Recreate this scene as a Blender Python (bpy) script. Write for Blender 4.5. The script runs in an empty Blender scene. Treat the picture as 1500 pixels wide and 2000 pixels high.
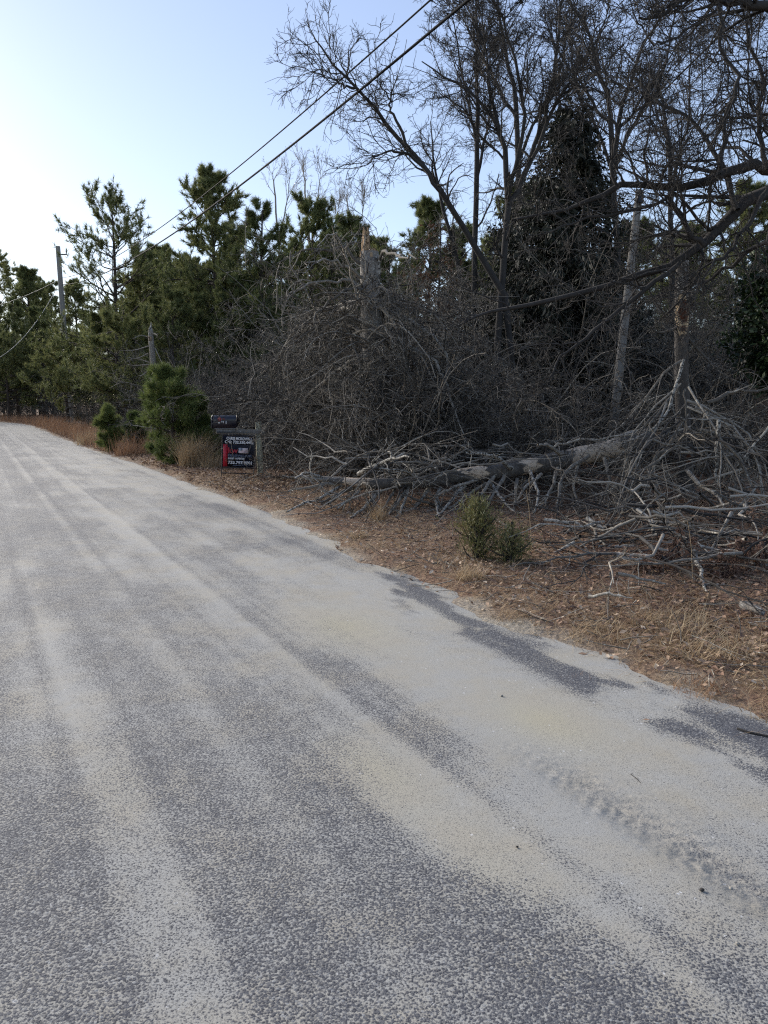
import bpy, math, random
import numpy as np
from mathutils import Vector, Matrix

# ------------------------------------------------------------------ camera, sky, sun, exposure
scene = bpy.context.scene
COL = scene.collection
R = math.radians
F_PX, CAM_H, PITCH = 1500.0, 1.5, math.atan(215 / 1500)
cam_d = bpy.data.cameras.new('camera')
cam = bpy.data.objects.new('camera', cam_d)
COL.objects.link(cam)
cam.location = (0, 0, CAM_H)
cam.rotation_euler = (R(90) - PITCH, 0, 0)
cam_d.sensor_fit = 'VERTICAL'
cam_d.sensor_height = 32.0
cam_d.lens = 32.0 * F_PX / 2000.0
cam_d.clip_start, cam_d.clip_end = 0.05, 3000
scene.camera = cam

SUN_AZ, SUN_EL = R(-46), R(15)          # low sun behind the trees across the road, just left of the frame
world = bpy.data.worlds.new('World')
scene.world = world
world.use_nodes = True
wn, wl = world.node_tree.nodes, world.node_tree.links
bg = wn['Background']
sky = wn.new('ShaderNodeTexSky')
sky.sky_type = 'NISHITA'
sky.sun_disc = False
sky.sun_elevation = SUN_EL
sky.sun_rotation = SUN_AZ
sky.altitude = 10
sky.air_density, sky.dust_density, sky.ozone_density = 1.0, .45, 3.5
gam = wn.new('ShaderNodeGamma')            # hazy winter sky: evens out the contrast between the sun's side and the rest
gam.inputs['Gamma'].default_value = 0.64
wl.new(sky.outputs[0], gam.inputs['Color'])
hs = wn.new('ShaderNodeHueSaturation')
hs.inputs['Saturation'].default_value = .95
hs.inputs['Hue'].default_value = .516
wl.new(gam.outputs[0], hs.inputs['Color'])
wl.new(hs.outputs[0], bg.inputs['Color'])
bg.inputs['Strength'].default_value = 0.105

sd = bpy.data.lights.new('sun', 'SUN')
sd.energy, sd.angle, sd.color = 2.6, R(50), (1.0, 0.93, 0.84)
sun = bpy.data.objects.new('sun', sd)
COL.objects.link(sun)
sun_vec = Vector((math.sin(SUN_AZ) * math.cos(SUN_EL), math.cos(SUN_AZ) * math.cos(SUN_EL), math.sin(SUN_EL)))
sun.rotation_euler = sun_vec.to_track_quat('Z', 'Y').to_euler()
sun.location = (-20, 40, 30)

scene.view_settings.view_transform = 'Standard'
scene.view_settings.look = 'None'
scene.view_settings.gamma = 1
scene.view_settings.use_curve_mapping = False
scene.view_settings.exposure = 1.95
try:
    scene.cycles.max_bounces = 5
    scene.cycles.diffuse_bounces = 3
    scene.cycles.transmission_bounces = 3
    scene.cycles.use_denoising = False
    scene.cycles.filter_width = 1.2
    scene.cycles.sample_clamp_indirect = 3.0
    scene.cycles.sample_clamp_direct = 8.0
except Exception:
    pass

# ------------------------------------------------------------------ geometry helpers
ROAD_A = R(28)
SA, CA = math.sin(ROAD_A), math.cos(ROAD_A)
rng = np.random.default_rng(7)


def st(s, t):
    """road coordinates (along, across to the right) -> x, y"""
    return -SA * s + CA * t, CA * s + SA * t


def to_st(x, y):
    return -SA * x + CA * y, CA * x + SA * y


def ray(px, py):
    X, Y = (px - 750) / F_PX, (1000 - py) / F_PX
    return np.array((X, math.cos(PITCH) + Y * math.sin(PITCH), -math.sin(PITCH) + Y * math.cos(PITCH)))


def P(px, py, d):
    """a point d metres ahead of the camera"""
    r = ray(px, py)
    return np.array((0, 0, CAM_H)) + r * (d / r[1])


def G(px, py):
    r = ray(px, py)
    return r * (CAM_H / -r[2]) + np.array((0, 0, CAM_H))


def _hash(ix, iy, seed):
    h = (ix * 374761393 + iy * 668265263 + seed * 974634777) & 0x7fffffff
    h = ((h ^ (h >> 13)) * 1274126177) & 0x7fffffff
    return ((h ^ (h >> 16)) & 0xffff) / 65535.0


def vnoise(x, y, seed=0):
    x, y = np.asarray(x, float), np.asarray(y, float)
    ix, iy = np.floor(x).astype(np.int64), np.floor(y).astype(np.int64)
    fx, fy = x - ix, y - iy
    fx, fy = fx * fx * (3 - 2 * fx), fy * fy * (3 - 2 * fy)
    a, b = _hash(ix, iy, seed), _hash(ix + 1, iy, seed)
    c, d = _hash(ix, iy + 1, seed), _hash(ix + 1, iy + 1, seed)
    return (a * (1 - fx) + b * fx) * (1 - fy) + (c * (1 - fx) + d * fx) * fy


def fbm(x, y, seed=0, o=4):
    v, a, tot = 0, 1.0, 0
    for i in range(o):
        v = v + a * vnoise(np.asarray(x) * 2 ** i, np.asarray(y) * 2 ** i, seed + i)
        tot += a
        a *= 0.5
    return v / tot


def sstep(a, b, x):
    u = np.clip((np.asarray(x) - a) / (b - a), 0, 1)
    return u * u * (3 - 2 * u)


def bend(s):
    """sideways shift of the road where it curves left far away"""
    return -np.where(np.asarray(s) > 52, (np.asarray(s) - 52) ** 2 / 110.0, 0.0)


def edge_r(s):
    s = np.asarray(s, float)
    return 3.18 + 0.35 * sstep(5, 11, s) - 0.3 * sstep(18, 26, s) + 0.30 * (fbm(s * 0.9, s * 0 + 3.3, 5) - 0.5) + bend(s)


def hgt(x, y):
    x, y = np.asarray(x, float), np.asarray(y, float)
    s, t = to_st(x, y)
    off = t - edge_r(s)
    offl = -(t - bend(s)) - 3.1
    n = fbm(x * 0.6, y * 0.6, 11) - 0.5
    z = -0.05 + 0.085 * sstep(-0.45, 0.35, off + 0.5 * (fbm(x * 2.2, y * 2.2, 21) - 0.5))
    z = z + sstep(0.3, 3, off) * (0.10 * n + 0.06) + sstep(2, 9, off) * 0.25 * (fbm(x * .15, y * .15, 9))
    z = z + sstep(-0.2, 0.5, offl) * (0.09 + 0.12 * n * sstep(0.5, 3, offl))
    return z


def link(o, parent=None, loc=None):
    COL.objects.link(o)
    if parent is not None:
        o.parent = parent
    if loc is not None:
        o.location = loc
    return o


def tag(o, label=None, cat=None, group=None, kind=None):
    if label:
        o['label'] = label
    if cat:
        o['category'] = cat
    if group:
        o['group'] = group
    if kind:
        o['kind'] = kind
    return o


def empty(name, loc, label, cat, group=None):
    o = bpy.data.objects.new(name, None)
    o.empty_display_size = 0.1
    link(o, None, loc)
    return tag(o, label, cat, group)


class MB:
    """collects quads and triangles for ONE mesh"""

    def __init__(self):
        self.v, self.q, self.t, self.a, self.n = [], [], [], [], 0

    def add(self, v, q=None, t=None, tint=0.5):
        v = np.asarray(v, float).reshape(-1, 3)
        if q is not None and len(q):
            self.q.append(np.asarray(q, np.int64).reshape(-1, 4) + self.n)
        if t is not None and len(t):
            self.t.append(np.asarray(t, np.int64).reshape(-1, 3) + self.n)
        self.v.append(v)
        self.a.append(np.broadcast_to(np.asarray(tint, float).reshape(-1) if np.ndim(tint) else tint, (len(v),)))
        self.n += len(v)
        return self

    def box(self, c, size, rot=None, tint=0.5, bev=0.0):
        sx, sy, sz = [k / 2 for k in size]
        b = min(bev, sx * .9, sy * .9, sz * .9)
        if b <= 0:
            v = np.array([(x, y, z) for z in (-sz, sz) for y in (-sy, sy) for x in (-sx, sx)])
            q = [(0, 2, 3, 1), (4, 5, 7, 6), (0, 1, 5, 4), (2, 6, 7, 3), (0, 4, 6, 2), (1, 3, 7, 5)]
            tr = None
        else:
            v, idx = [], {}
            for iz in (-1, 1):
                for iy in (-1, 1):
                    for ix in (-1, 1):
                        for ax in range(3):
                            p = [ix * (sx - b), iy * (sy - b), iz * (sz - b)]
                            p[ax] = (ix * sx, iy * sy, iz * sz)[ax]
                            idx[ix, iy, iz, ax] = len(v)
                            v.append(p)
            v = np.array(v)
            I = idx
            q = []
            for ax in range(3):
                o1, o2 = [k for k in range(3) if k != ax]
                for sg in (-1, 1):
                    ring = []
                    for a_, b_ in ((-1, -1), (1, -1), (1, 1), (-1, 1)):
                        c3 = [0, 0, 0]
                        c3[ax], c3[o1], c3[o2] = sg, a_, b_
                        ring.append(I[tuple(c3) + (ax,)])
                    q.append(ring)
                for a_ in (-1, 1):
                    for b_ in (-1, 1):
                        k1, k2 = [0, 0, 0], [0, 0, 0]
                        k1[ax], k2[ax] = -1, 1
                        k1[o1] = k2[o1] = a_
                        k1[o2] = k2[o2] = b_
                        k1, k2 = tuple(k1), tuple(k2)
                        q.append((I[k1 + (o1,)], I[k2 + (o1,)], I[k2 + (o2,)], I[k1 + (o2,)]))
            tr = [(I[k + (0,)], I[k + (1,)], I[k + (2,)]) for k in [(x, y, z) for x in (-1, 1) for y in (-1, 1) for z in (-1, 1)]]
        if rot is not None:
            v = v @ np.array(rot.to_3x3() if hasattr(rot, 'to_3x3') else rot).T
        return self.add(v + np.asarray(c, float), q, tr, tint)

    def build(self, name, mat, parent=None, smooth=True, loc=None):
        me = bpy.data.meshes.new(name)
        v = np.concatenate(self.v) if self.v else np.zeros((0, 3))
        if loc is not None:
            v = v - np.asarray(loc, float)
        nq = sum(len(x) for x in self.q)
        nt = sum(len(x) for x in self.t)
        q = np.concatenate(self.q).ravel() if nq else np.zeros(0, np.int64)
        t = np.concatenate(self.t).ravel() if nt else np.zeros(0, np.int64)
        me.vertices.add(len(v))
        me.vertices.foreach_set('co', v.astype(np.float32).ravel())
        me.loops.add(len(q) + len(t))
        me.loops.foreach_set('vertex_index', np.concatenate([q, t]).astype(np.int32))
        me.polygons.add(nq + nt)
        ls = np.concatenate([np.arange(nq) * 4, nq * 4 + np.arange(nt) * 3]).astype(np.int32)
        me.polygons.foreach_set('loop_start', ls)
        me.update(calc_edges=True)
        if smooth:
            me.polygons.foreach_set('use_smooth', np.ones(nq + nt, bool))
        at = me.attributes.new('tint', 'FLOAT', 'POINT')
        at.data.foreach_set('value', np.concatenate(self.a).astype(np.float32))
        me.materials.append(mat)
        o = bpy.data.objects.new(name, me)
        return link(o, parent, loc)


def nrm(a):
    return a / np.maximum(np.linalg.norm(a, axis=-1, keepdims=True), 1e-9)


def tubes(mb, pts, rad, k, tint, cap=False):
    """many tubes at once: pts (M,N,3), rad (M,N), tint (M,)"""
    M, N = rad.shape
    if M == 0:
        return
    T = np.empty_like(pts)
    T[:, 1:-1] = pts[:, 2:] - pts[:, :-2]
    T[:, 0] = pts[:, 1] - pts[:, 0]
    T[:, -1] = pts[:, -1] - pts[:, -2]
    T = nrm(T)
    ov = nrm(pts[:, -1] - pts[:, 0])
    ref = np.zeros((M, 3))
    ref[np.arange(M), np.argmin(np.abs(ov), axis=1)] = 1
    U = nrm(np.cross(T, ref[:, None, :]))
    V = np.cross(T, U)
    an = np.arange(k) * 2 * math.pi / k
    ring = U[:, :, None, :] * np.cos(an)[None, None, :, None] + V[:, :, None, :] * np.sin(an)[None, None, :, None]
    v = pts[:, :, None, :] + ring * rad[:, :, None, None]
    base = (np.arange(M) * N * k)[:, None, None] + (np.arange(N - 1) * k)[None, :, None]
    j = np.arange(k)[None, None, :]
    j2 = (np.arange(k) + 1)[None, None, :] % k
    q = np.stack([base + j, base + j2, base + k + j2, base + k + j], -1)
    mb.add(v, q, None, np.repeat(tint, N * k))
    if cap:
        for m in range(M):
            c = m * N * k + (N - 1) * k
            # close the far end as a fan
            vv = v[m, -1]
            mb.add(np.vstack([vv, vv.mean(0)[None]]), None, [(i, (i + 1) % k, k) for i in range(k)], tint[m])


def resample(pts, n):
    pts = np.asarray(pts, float)
    if len(pts) == 2:
        u = np.linspace(0, 1, n)[:, None]
        return pts[0] * (1 - u) + pts[1] * u
    p = np.vstack([2 * pts[0] - pts[1], pts, 2 * pts[-1] - pts[-2]])
    u = np.linspace(0, len(pts) - 1 - 1e-6, n)
    i = u.astype(int)
    f = (u - i)[:, None]
    a, b, c, d = p[i], p[i + 1], p[i + 2], p[i + 3]
    return 0.5 * (2 * b + (c - a) * f + (2 * a - 5 * b + 4 * c - d) * f * f + (3 * b - a - 3 * c + d) * f ** 3)


def walk(p, d, L, r0, r1, N, wig, trop, rg):
    M = len(p)
    pts = np.empty((M, N + 1, 3))
    pts[:, 0] = p
    d = nrm(d)
    trop = np.asarray(trop, float)
    step = (L / N)[:, None]
    for i in range(N):
        d = nrm(d + rg.normal(0, wig, (M, 3)) + trop)
        p = p + d * step
        pts[:, i + 1] = p
    u = np.linspace(0, 1, N + 1)[None, :]
    rad = r0[:, None] * (1 - u) + r1[:, None] * u
    return pts, rad


def spawn(pts, rad, owner, n, t0, t1, ang, angv, rg, side=None):
    """n children per parent (mean): positions, directions, radius there, parent length, owner"""
    M, N, _ = pts.shape
    cnt = rg.poisson(n, M) if np.ndim(n) == 0 else rg.poisson(n)
    idx = np.repeat(np.arange(M), cnt)
    K = len(idx)
    t = rg.uniform(t0, t1, K)
    u = t * (N - 1)
    i = np.minimum(u.astype(int), N - 2)
    f = (u - i)[:, None]
    pos = pts[idx, i] * (1 - f) + pts[idx, i + 1] * f
    T = nrm(pts[idx, i + 1] - pts[idx, i])
    r = rad[idx, i] * (1 - f[:, 0]) + rad[idx, i + 1] * f[:, 0]
    w = rg.normal(0, 1, (K, 3))
    if side is not None:
        w = w + np.asarray(side)
    w = nrm(w - (w * T).sum(-1, keepdims=True) * T)
    a = ang + rg.normal(0, angv, K)
    d = T * np.cos(a)[:, None] + w * np.sin(a)[:, None]
    L = np.linalg.norm(np.diff(pts, axis=1), axis=-1).sum(1)[idx]
    return pos, d, r, L, t, owner[idx]


def grow(pts, rad, levels, rg, split_first=False, owner=None):
    """recursive growth; returns list of (pts, rad, owner, k) for every level, the first being the parents"""
    out = []
    own = np.zeros(len(pts), int) if owner is None else owner
    for li, lv in enumerate(levels):
        pos, d, r, L, t, own2 = spawn(pts, rad, own, lv['n'], lv.get('t0', .2), lv.get('t1', 1.0), lv.get('ang', .8), lv.get('angv', .25), rg, lv.get('side'))
        if 'len' in lv:
            LL = rg.uniform(lv['len'][0], lv['len'][1], len(pos)) * (1 - lv.get('taper', .5) * t)
        else:
            LL = L * rg.uniform(lv['ratio'][0], lv['ratio'][1], len(pos)) * (1 - lv.get('taper', .5) * t)
        r0 = np.maximum(np.minimum(r * lv.get('rr', .65), lv.get('rmax', 1.0)) * rg.uniform(.7, 1.0, len(pos)), lv.get('rmin', .002))
        r1 = np.maximum(r0 * lv.get('end', .35), lv.get('rmin', .002) * .6)
        if lv.get('dirbias') is not None:
            d = nrm(d + np.asarray(lv['dirbias']))
        own = np.arange(len(pos)) if (li == 0 and split_first) else own2
        pts, rad = walk(pos, d, LL, r0, r1, lv.get('N', 4), lv.get('wig', .18), lv.get('trop', (0, 0, 0)), rg)
        out.append((pts, rad, own, lv.get('k', 3)))
    return out


def emit(mb, levels, rg, sel=None, lo=.2, hi=.8):
    for pts, rad, own, k in levels:
        if sel is not None:
            m = own == sel
            pts, rad = pts[m], rad[m]
        if len(pts):
            tubes(mb, pts, rad, k, rg.uniform(lo, hi, len(pts)))


# ------------------------------------------------------------------ materials
def new_mat(name):
    m = bpy.data.materials.new(name)
    m.use_nodes = True
    nt = m.node_tree
    return m, nt.nodes, nt.links, nt.nodes['Principled BSDF']


def rgb(c):
    return (c[0], c[1], c[2], 1)


def mix(n, l, fac, a, b):
    x = n.new('ShaderNodeMix')
    x.data_type = 'RGBA'
    for s, val in ((0, fac), (6, a), (7, b)):
        if hasattr(val, 'is_linked') or hasattr(val, 'links'):
            l.new(val, x.inputs[s])
        elif s == 0:
            x.inputs[0].default_value = val
        else:
            x.inputs[s].default_value = rgb(val)
    return x.outputs[2]


def mth(n, l, op, a, b=0.0, c=0.0, clamp=False):
    x = n.new('ShaderNodeMath')
    x.operation = op
    x.use_clamp = clamp
    for i, val in enumerate((a, b, c)):
        if hasattr(val, 'links'):
            l.new(val, x.inputs[i])
        else:
            x.inputs[i].default_value = val
    return x.outputs[0]


def noise(n, l, vec, scale, detail=3, rough=.55):
    x = n.new('ShaderNodeTexNoise')
    x.inputs['Scale'].default_value = scale
    x.inputs['Detail'].default_value = detail
    x.inputs['Roughness'].default_value = rough
    if vec is not None:
        l.new(vec, x.inputs['Vector'])
    return x.outputs['Fac']


def ramp(n, l, fac, stops):
    x = n.new('ShaderNodeValToRGB')
    e = x.color_ramp.elements
    while len(e) < len(stops):
        e.new(0.5)
    for el, (p, c) in zip(e, stops):
        el.position = p
        el.color = rgb(c) if len(c) == 3 else c
    l.new(fac, x.inputs[0])
    return x.outputs[0]


def attr(n, name='tint'):
    x = n.new('ShaderNodeAttribute')
    x.attribute_name = name
    return x.outputs['Fac']


def bump(n, l, h, strength, dist, bsdf):
    b = n.new('ShaderNodeBump')
    b.inputs['Strength'].default_value = strength
    b.inputs['Distance'].default_value = dist
    l.new(h, b.inputs['Height'])
    l.new(b.outputs[0], bsdf.inputs['Normal'])


def bark(name, dark, light, scale=14, lichen=None, lich_amt=.62, rough=.95, bmp=.6, stretch=(1, 1, .25), tw=(.9, .7, .32)):
    m, n, l, b = new_mat(name)
    tc = n.new('ShaderNodeTexCoord')
    mp = n.new('ShaderNodeMapping')
    mp.inputs['Scale'].default_value = stretch
    l.new(tc.outputs['Object'], mp.inputs[0])
    nz = noise(n, l, mp.outputs[0], scale, 5, .65)
    f = mth(n, l, 'ADD', mth(n, l, 'MULTIPLY', nz, tw[0]), mth(n, l, 'MULTIPLY', mth(n, l, 'POWER', attr(n), 1.5 if tw[1] > .8 else 1.0), tw[1]))
    f = mth(n, l, 'SUBTRACT', f, tw[2], clamp=True)
    col = mix(n, l, f, dark, light)
    if lichen:
        n2 = noise(n, l, tc.outputs['Object'], 23, 4, .7)
        n3 = mth(n, l, 'ADD', n2, mth(n, l, 'MULTIPLY', attr(n), .12))
        mask = mth(n, l, 'MULTIPLY', mth(n, l, 'SUBTRACT', n3, lich_amt), 14, clamp=True)
        col = mix(n, l, mask, col, lichen)
    l.new(col, b.inputs['Base Color'])
    b.inputs['Roughness'].default_value = rough
    b.inputs['Specular IOR Level'].default_value = .25
    if bmp:
        bump(n, l, nz, bmp, .02, b)
    return m


def leafmat(name, stops, trans=.3, rough=.6):
    m, n, l, b = new_mat(name)
    col = ramp(n, l, attr(n), stops)
    l.new(col, b.inputs['Base Color'])
    b.inputs['Roughness'].default_value = rough
    b.inputs['Specular IOR Level'].default_value = .3
    if trans:
        tr = n.new('ShaderNodeBsdfTranslucent')
        l.new(col, tr.inputs['Color'])
        mx = n.new('ShaderNodeMixShader')
        mx.inputs[0].default_value = trans
        l.new(b.outputs[0], mx.inputs[1])
        l.new(tr.outputs[0], mx.inputs[2])
        l.new(mx.outputs[0], n['Material Output'].inputs['Surface'])
    return m


def plain(name, col, rough=.5, metal=0, nscale=40, var=.25, bmp=0):
    m, n, l, b = new_mat(name)
    tc = n.new('ShaderNodeTexCoord')
    nz = noise(n, l, tc.outputs['Object'], nscale, 4, .6)
    c2 = [max(0, k * (1 - var)) for k in col]
    c1 = [k * (1 + var) for k in col]
    l.new(mix(n, l, nz, c2, c1), b.inputs['Base Color'])
    b.inputs['Roughness'].default_value = rough
    b.inputs['Metallic'].default_value = metal
    if bmp:
        bump(n, l, nz, bmp, .01, b)
    return m


M_BARK = bark('dark_bark', (.016, .014, .013), (.075, .07, .065), 14)
M_TWIG = bark('grey_twig_bark', (.018, .016, .014), (.32, .29, .245), 10, (.42, .41, .35), .72, bmp=0, tw=(.5, 1.15, .30))
M_DEAD = bark('weathered_dead_wood', (.04, .034, .028), (.28, .248, .205), 12, (.44, .42, .36), .65, bmp=.5, tw=(.7, .9, .32))
M_PALE = bark('pale_lichened_bark', (.11, .10, .085), (.46, .43, .37), 18, (.05, .045, .04), .60, bmp=.5)
M_LOGWOOD = bark('bare_log_wood', (.26, .185, .125), (.66, .54, .41), 12, (.14, .11, .09), .64, bmp=.7, stretch=(.25, 1, 1))
M_SNAGBARK = bark('flaking_snag_bark', (.035, .03, .027), (.28, .255, .225), 16, (.44, .43, .39), .64, bmp=1.0)
M_RAWWOOD = bark('raw_splintered_wood', (.17, .10, .055), (.50, .36, .22), 22, (.08, .05, .03), .60, bmp=.8)
M_RIM = bark('torn_pale_wood', (.36, .24, .13), (.70, .54, .34), 18, bmp=.8)
M_ROT = bark('rotten_heartwood', (.02, .008, .004), (.13, .05, .025), 20, bmp=.8)
M_PINEBARK = bark('pine_bark', (.022, .017, .014), (.10, .08, .066), 16)
M_BIRCH = bark('pale_twig_bark', (.14, .125, .11), (.34, .31, .28), 10, bmp=0)
M_POLE = bark('weathered_pole_wood', (.13, .12, .105), (.33, .31, .28), 26, bmp=.3, stretch=(1, 1, .05))
M_POST = bark('mossy_treated_wood', (.26, .25, .18), (.52, .51, .37), 26, bmp=.4, stretch=(1, 1, .08))
M_NEEDLE = leafmat('pine_needles', [(0, (.05, .068, .025)), (.5, (.135, .155, .058)), (1, (.26, .26, .10))], .36)
M_YOUNG = leafmat('young_pine_needles', [(0, (.05, .075, .022)), (.5, (.11, .145, .042)), (1, (.19, .21, .065))], .35)
M_CEDAR = leafmat('cedar_sprays', [(0, (.05, .055, .02)), (.5, (.13, .13, .045)), (1, (.24, .21, .085))], .15)
M_VINE = leafmat('dark_vine_leaves', [(0, (.012, .014, .010)), (.5, (.026, .03, .02)), (1, (.05, .052, .036))], .1)
M_DEADCEDAR = leafmat('dead_cedar_sprays', [(0, (.07, .04, .03)), (.5, (.18, .10, .068)), (1, (.30, .19, .13))], .15)
M_HOLLY = leafmat('dark_evergreen_leaves', [(0, (.006, .012, .006)), (.6, (.018, .032, .012)), (1, (.07, .10, .035))], .15, .4)
M_LEAF = leafmat('fallen_oak_leaves', [(0, (.09, .055, .04)), (.35, (.215, .13, .088)), (.7, (.37, .255, .17)), (1, (.58, .47, .35))], .12, .8)
M_GRASS = leafmat('dry_grass', [(0, (.19, .12, .066)), (.5, (.38, .27, .155)), (1, (.56, .44, .28))], .25, .8)
M_REDGRASS = leafmat('russet_grass', [(0, (.15, .078, .046)), (.5, (.31, .175, .10)), (1, (.46, .30, .18))], .25, .8)
M_BROWNLEAF = leafmat('hanging_brown_leaves', [(0, (.04, .022, .014)), (.5, (.09, .05, .03)), (1, (.14, .08, .045))], .2, .8)
M_BLACK = plain('black_painted_metal', (.008, .008, .010), .45)
M_BOX = plain('dark_navy_mailbox_paint', (.010, .011, .022), .28, 0, 30, .3)
M_RED = plain('red_sign_print', (.42, .012, .030), .5, 0, 60, .12)
M_SIGN = plain('navy_black_sign_print', (.006, .008, .018), .45, 0, 40, .3)
M_WHITE = plain('white_print', (.75, .75, .76), .6, 0, 60, .06)
M_BLUEGREY = plain('blue_grey_print', (.16, .19, .27), .6, 0, 60, .1)
M_PINK = plain('faded_flag_stripe', (.62, .40, .42), .6, 0, 60, .08)
M_GREYC = plain('faded_flag_canton', (.28, .30, .36), .6, 0, 60, .1)
M_FLAG = plain('faded_red_flag', (.34, .035, .035), .5, 0, 60, .2)
M_STEEL = plain('dull_steel', (.45, .45, .45), .35, .8)
M_WIRE = plain('black_cable_sheath', (.006, .006, .007), .8)
M_WIRE.node_tree.nodes['Principled BSDF'].inputs['Specular IOR Level'].default_value = .1
M_SHED = bark('brown_shed_boards', (.06, .038, .026), (.17, .105, .07), 12, bmp=.4, stretch=(1, 1, .1))
M_SHEDGREY = bark('grey_shed_boards', (.03, .03, .028), (.085, .08, .075), 12, bmp=.4, stretch=(.1, 1, 1))
M_GLASS = plain('porcelain', (.42, .42, .44), .3)

# ------------------------------------------------------------------ ground


def axis(spec):
    out = [spec[0][0]]
    for (a, b, h0, h1) in spec:
        x = a
        while x < b - 1e-6:
            f = (x - a) / (b - a)
            x += h0 * (1 - f) + h1 * f
            out.append(min(x, b))
    return np.array(out)


def grid(S, T, zf, shift=None):
    s, t = np.meshgrid(S, T, indexing='ij')
    tt = t if shift is None else t + shift(s)
    x, y = st(s, tt)
    z = zf(x, y, s, tt, t)
    v = np.stack([x, y, z], -1).reshape(-1, 3)
    a, b = len(S), len(T)
    i = np.arange(a - 1)[:, None] * b + np.arange(b - 1)[None, :]
    q = np.stack([i, i + 1, i + b + 1, i + b], -1).reshape(-1, 4)[:, ::-1]
    return v, q, s, t


def add_attr(o, name, arr):
    a = o.data.attributes.new(name, 'FLOAT', 'POINT')
    a.data.foreach_set('value', np.asarray(arr, np.float32).ravel())


S_ax = axis([(-30, 0, 6, .5), (0, 14, .07, .12), (14, 40, .2, .8), (40, 140, 1, 4), (140, 900, 8, 120)])
T_ax = axis([(-500, -40, 80, 12), (-40, -2.5, 6, .3), (-2.5, 2.4, .4, .2), (2.4, 6, .06, .08), (6, 16, .12, .5), (16, 60, .8, 5), (60, 500, 8, 90)])
v, q, gs, gt = grid(S_ax, T_ax, lambda x, y, s, tt, t: hgt(x, y))
gmb = MB().add(v, q)
m, n, l, b = new_mat('leaf_litter_ground')
tc = n.new('ShaderNodeTexCoord')
n1 = noise(n, l, tc.outputs['Object'], 1.6, 6, .65)
n2 = noise(n, l, tc.outputs['Object'], 38, 5, .75)
vor = n.new('ShaderNodeTexVoronoi')
vor.inputs['Scale'].default_value = 26
l.new(tc.outputs['Object'], vor.inputs['Vector'])
c1 = ramp(n, l, n2, [(.25, (.06, .04, .03)), (.45, (.18, .11, .075)), (.6, (.30, .20, .13)), (.8, (.46, .34, .23))])
c2 = ramp(n, l, n2, [(.25, (.10, .075, .05)), (.5, (.29, .21, .13)), (.8, (.50, .39, .26))])
cc = mix(n, l, mth(n, l, 'MULTIPLY', mth(n, l, 'SUBTRACT', n1, .45), 5, clamp=True), c1, c2)
sx = n.new('ShaderNodeSeparateColor')
l.new(vor.outputs['Color'], sx.inputs[0])
cc = mix(n, l, mth(n, l, 'MULTIPLY', sx.outputs[0], .5), cc, (.13, .072, .05))
sandc = ramp(n, l, n2, [(.3, (.24, .21, .16)), (.7, (.46, .43, .36))])
cc = mix(n, l, attr(n, 'sand'), cc, sandc)
l.new(cc, b.inputs['Base Color'])
b.inputs['Roughness'].default_value = .95
b.inputs['Specular IOR Level'].default_value = .1
bump(n, l, mth(n, l, 'ADD', n2, mth(n, l, 'MULTIPLY', vor.outputs['Distance'], .6)), .9, .03, b)
ground = gmb.build('ground', m)
tag(ground, 'brown leaf litter and sandy soil of the roadside and wood', kind='structure')
goff = (gt - edge_r(gs))
add_attr(ground, 'sand', np.clip(sstep(.22, -.18, goff + .7 * (fbm(v[:, 0] * 3, v[:, 1] * 3, 31) - .5).reshape(gs.shape)), 0, 1) * .8)

# ------------------------------------------------------------------ road
RS = axis([(-40, -4, 4, .6), (-4, .5, .5, .04), (.5, 5, .028, .045), (5, 14, .05, .12), (14, 50, .14, .6), (50, 130, .8, 2)])
RT = axis([(-3.1, 0, .25, .06), (0, 3.75, .04, .04)])


def blob(s, t, s0, t0, ls, lt, a):
    return a * np.exp(-((s - s0) / ls) ** 2 - ((t - t0) / lt) ** 2)


def road_z(x, y, s, tt, t):
    z = 0.012 * (fbm(s * .5, t * 1.2, 41) - .5)
    tr = np.exp(-((t - 2.02 - .02 * np.sin(s * 2)) / .07) ** 2) * sstep(2.75, 1.9, s) * sstep(.9, 1.2, s)
    z = z - .012 * tr + .006 * np.exp(-((t - 2.16) / .05) ** 2) * sstep(2.6, 1.8, s)
    z = z + .006 * tr * (vnoise(s * 28, t * 30, 51) - .3)
    return z - .09 * sstep(3.45, 3.75, t)


v, q, rs, rt = grid(RS, RT, road_z, bend)
road = MB().add(v, q)
wob = rt + .05 * (fbm(rs * .35, rt * .5, 61) - .5)
streak = .55 * fbm(rs * .10, wob * 11, 71, 4) + .45 * fbm(rs * .06, wob * 26, 75, 3)
patch = fbm(rs * 1.1, rt * 1.9, 81, 4)
fine = fbm(rs * 1.3, rt * 3.5, 91, 3)
sand = .40 - .07 * sstep(2.0, .6, rt) + .07 * sstep(1.6, 2.4, rt) * sstep(7, 3, rs) + .46 * (streak - .5) + .42 * (patch - .5) + .40 * (fine - .5)
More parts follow.
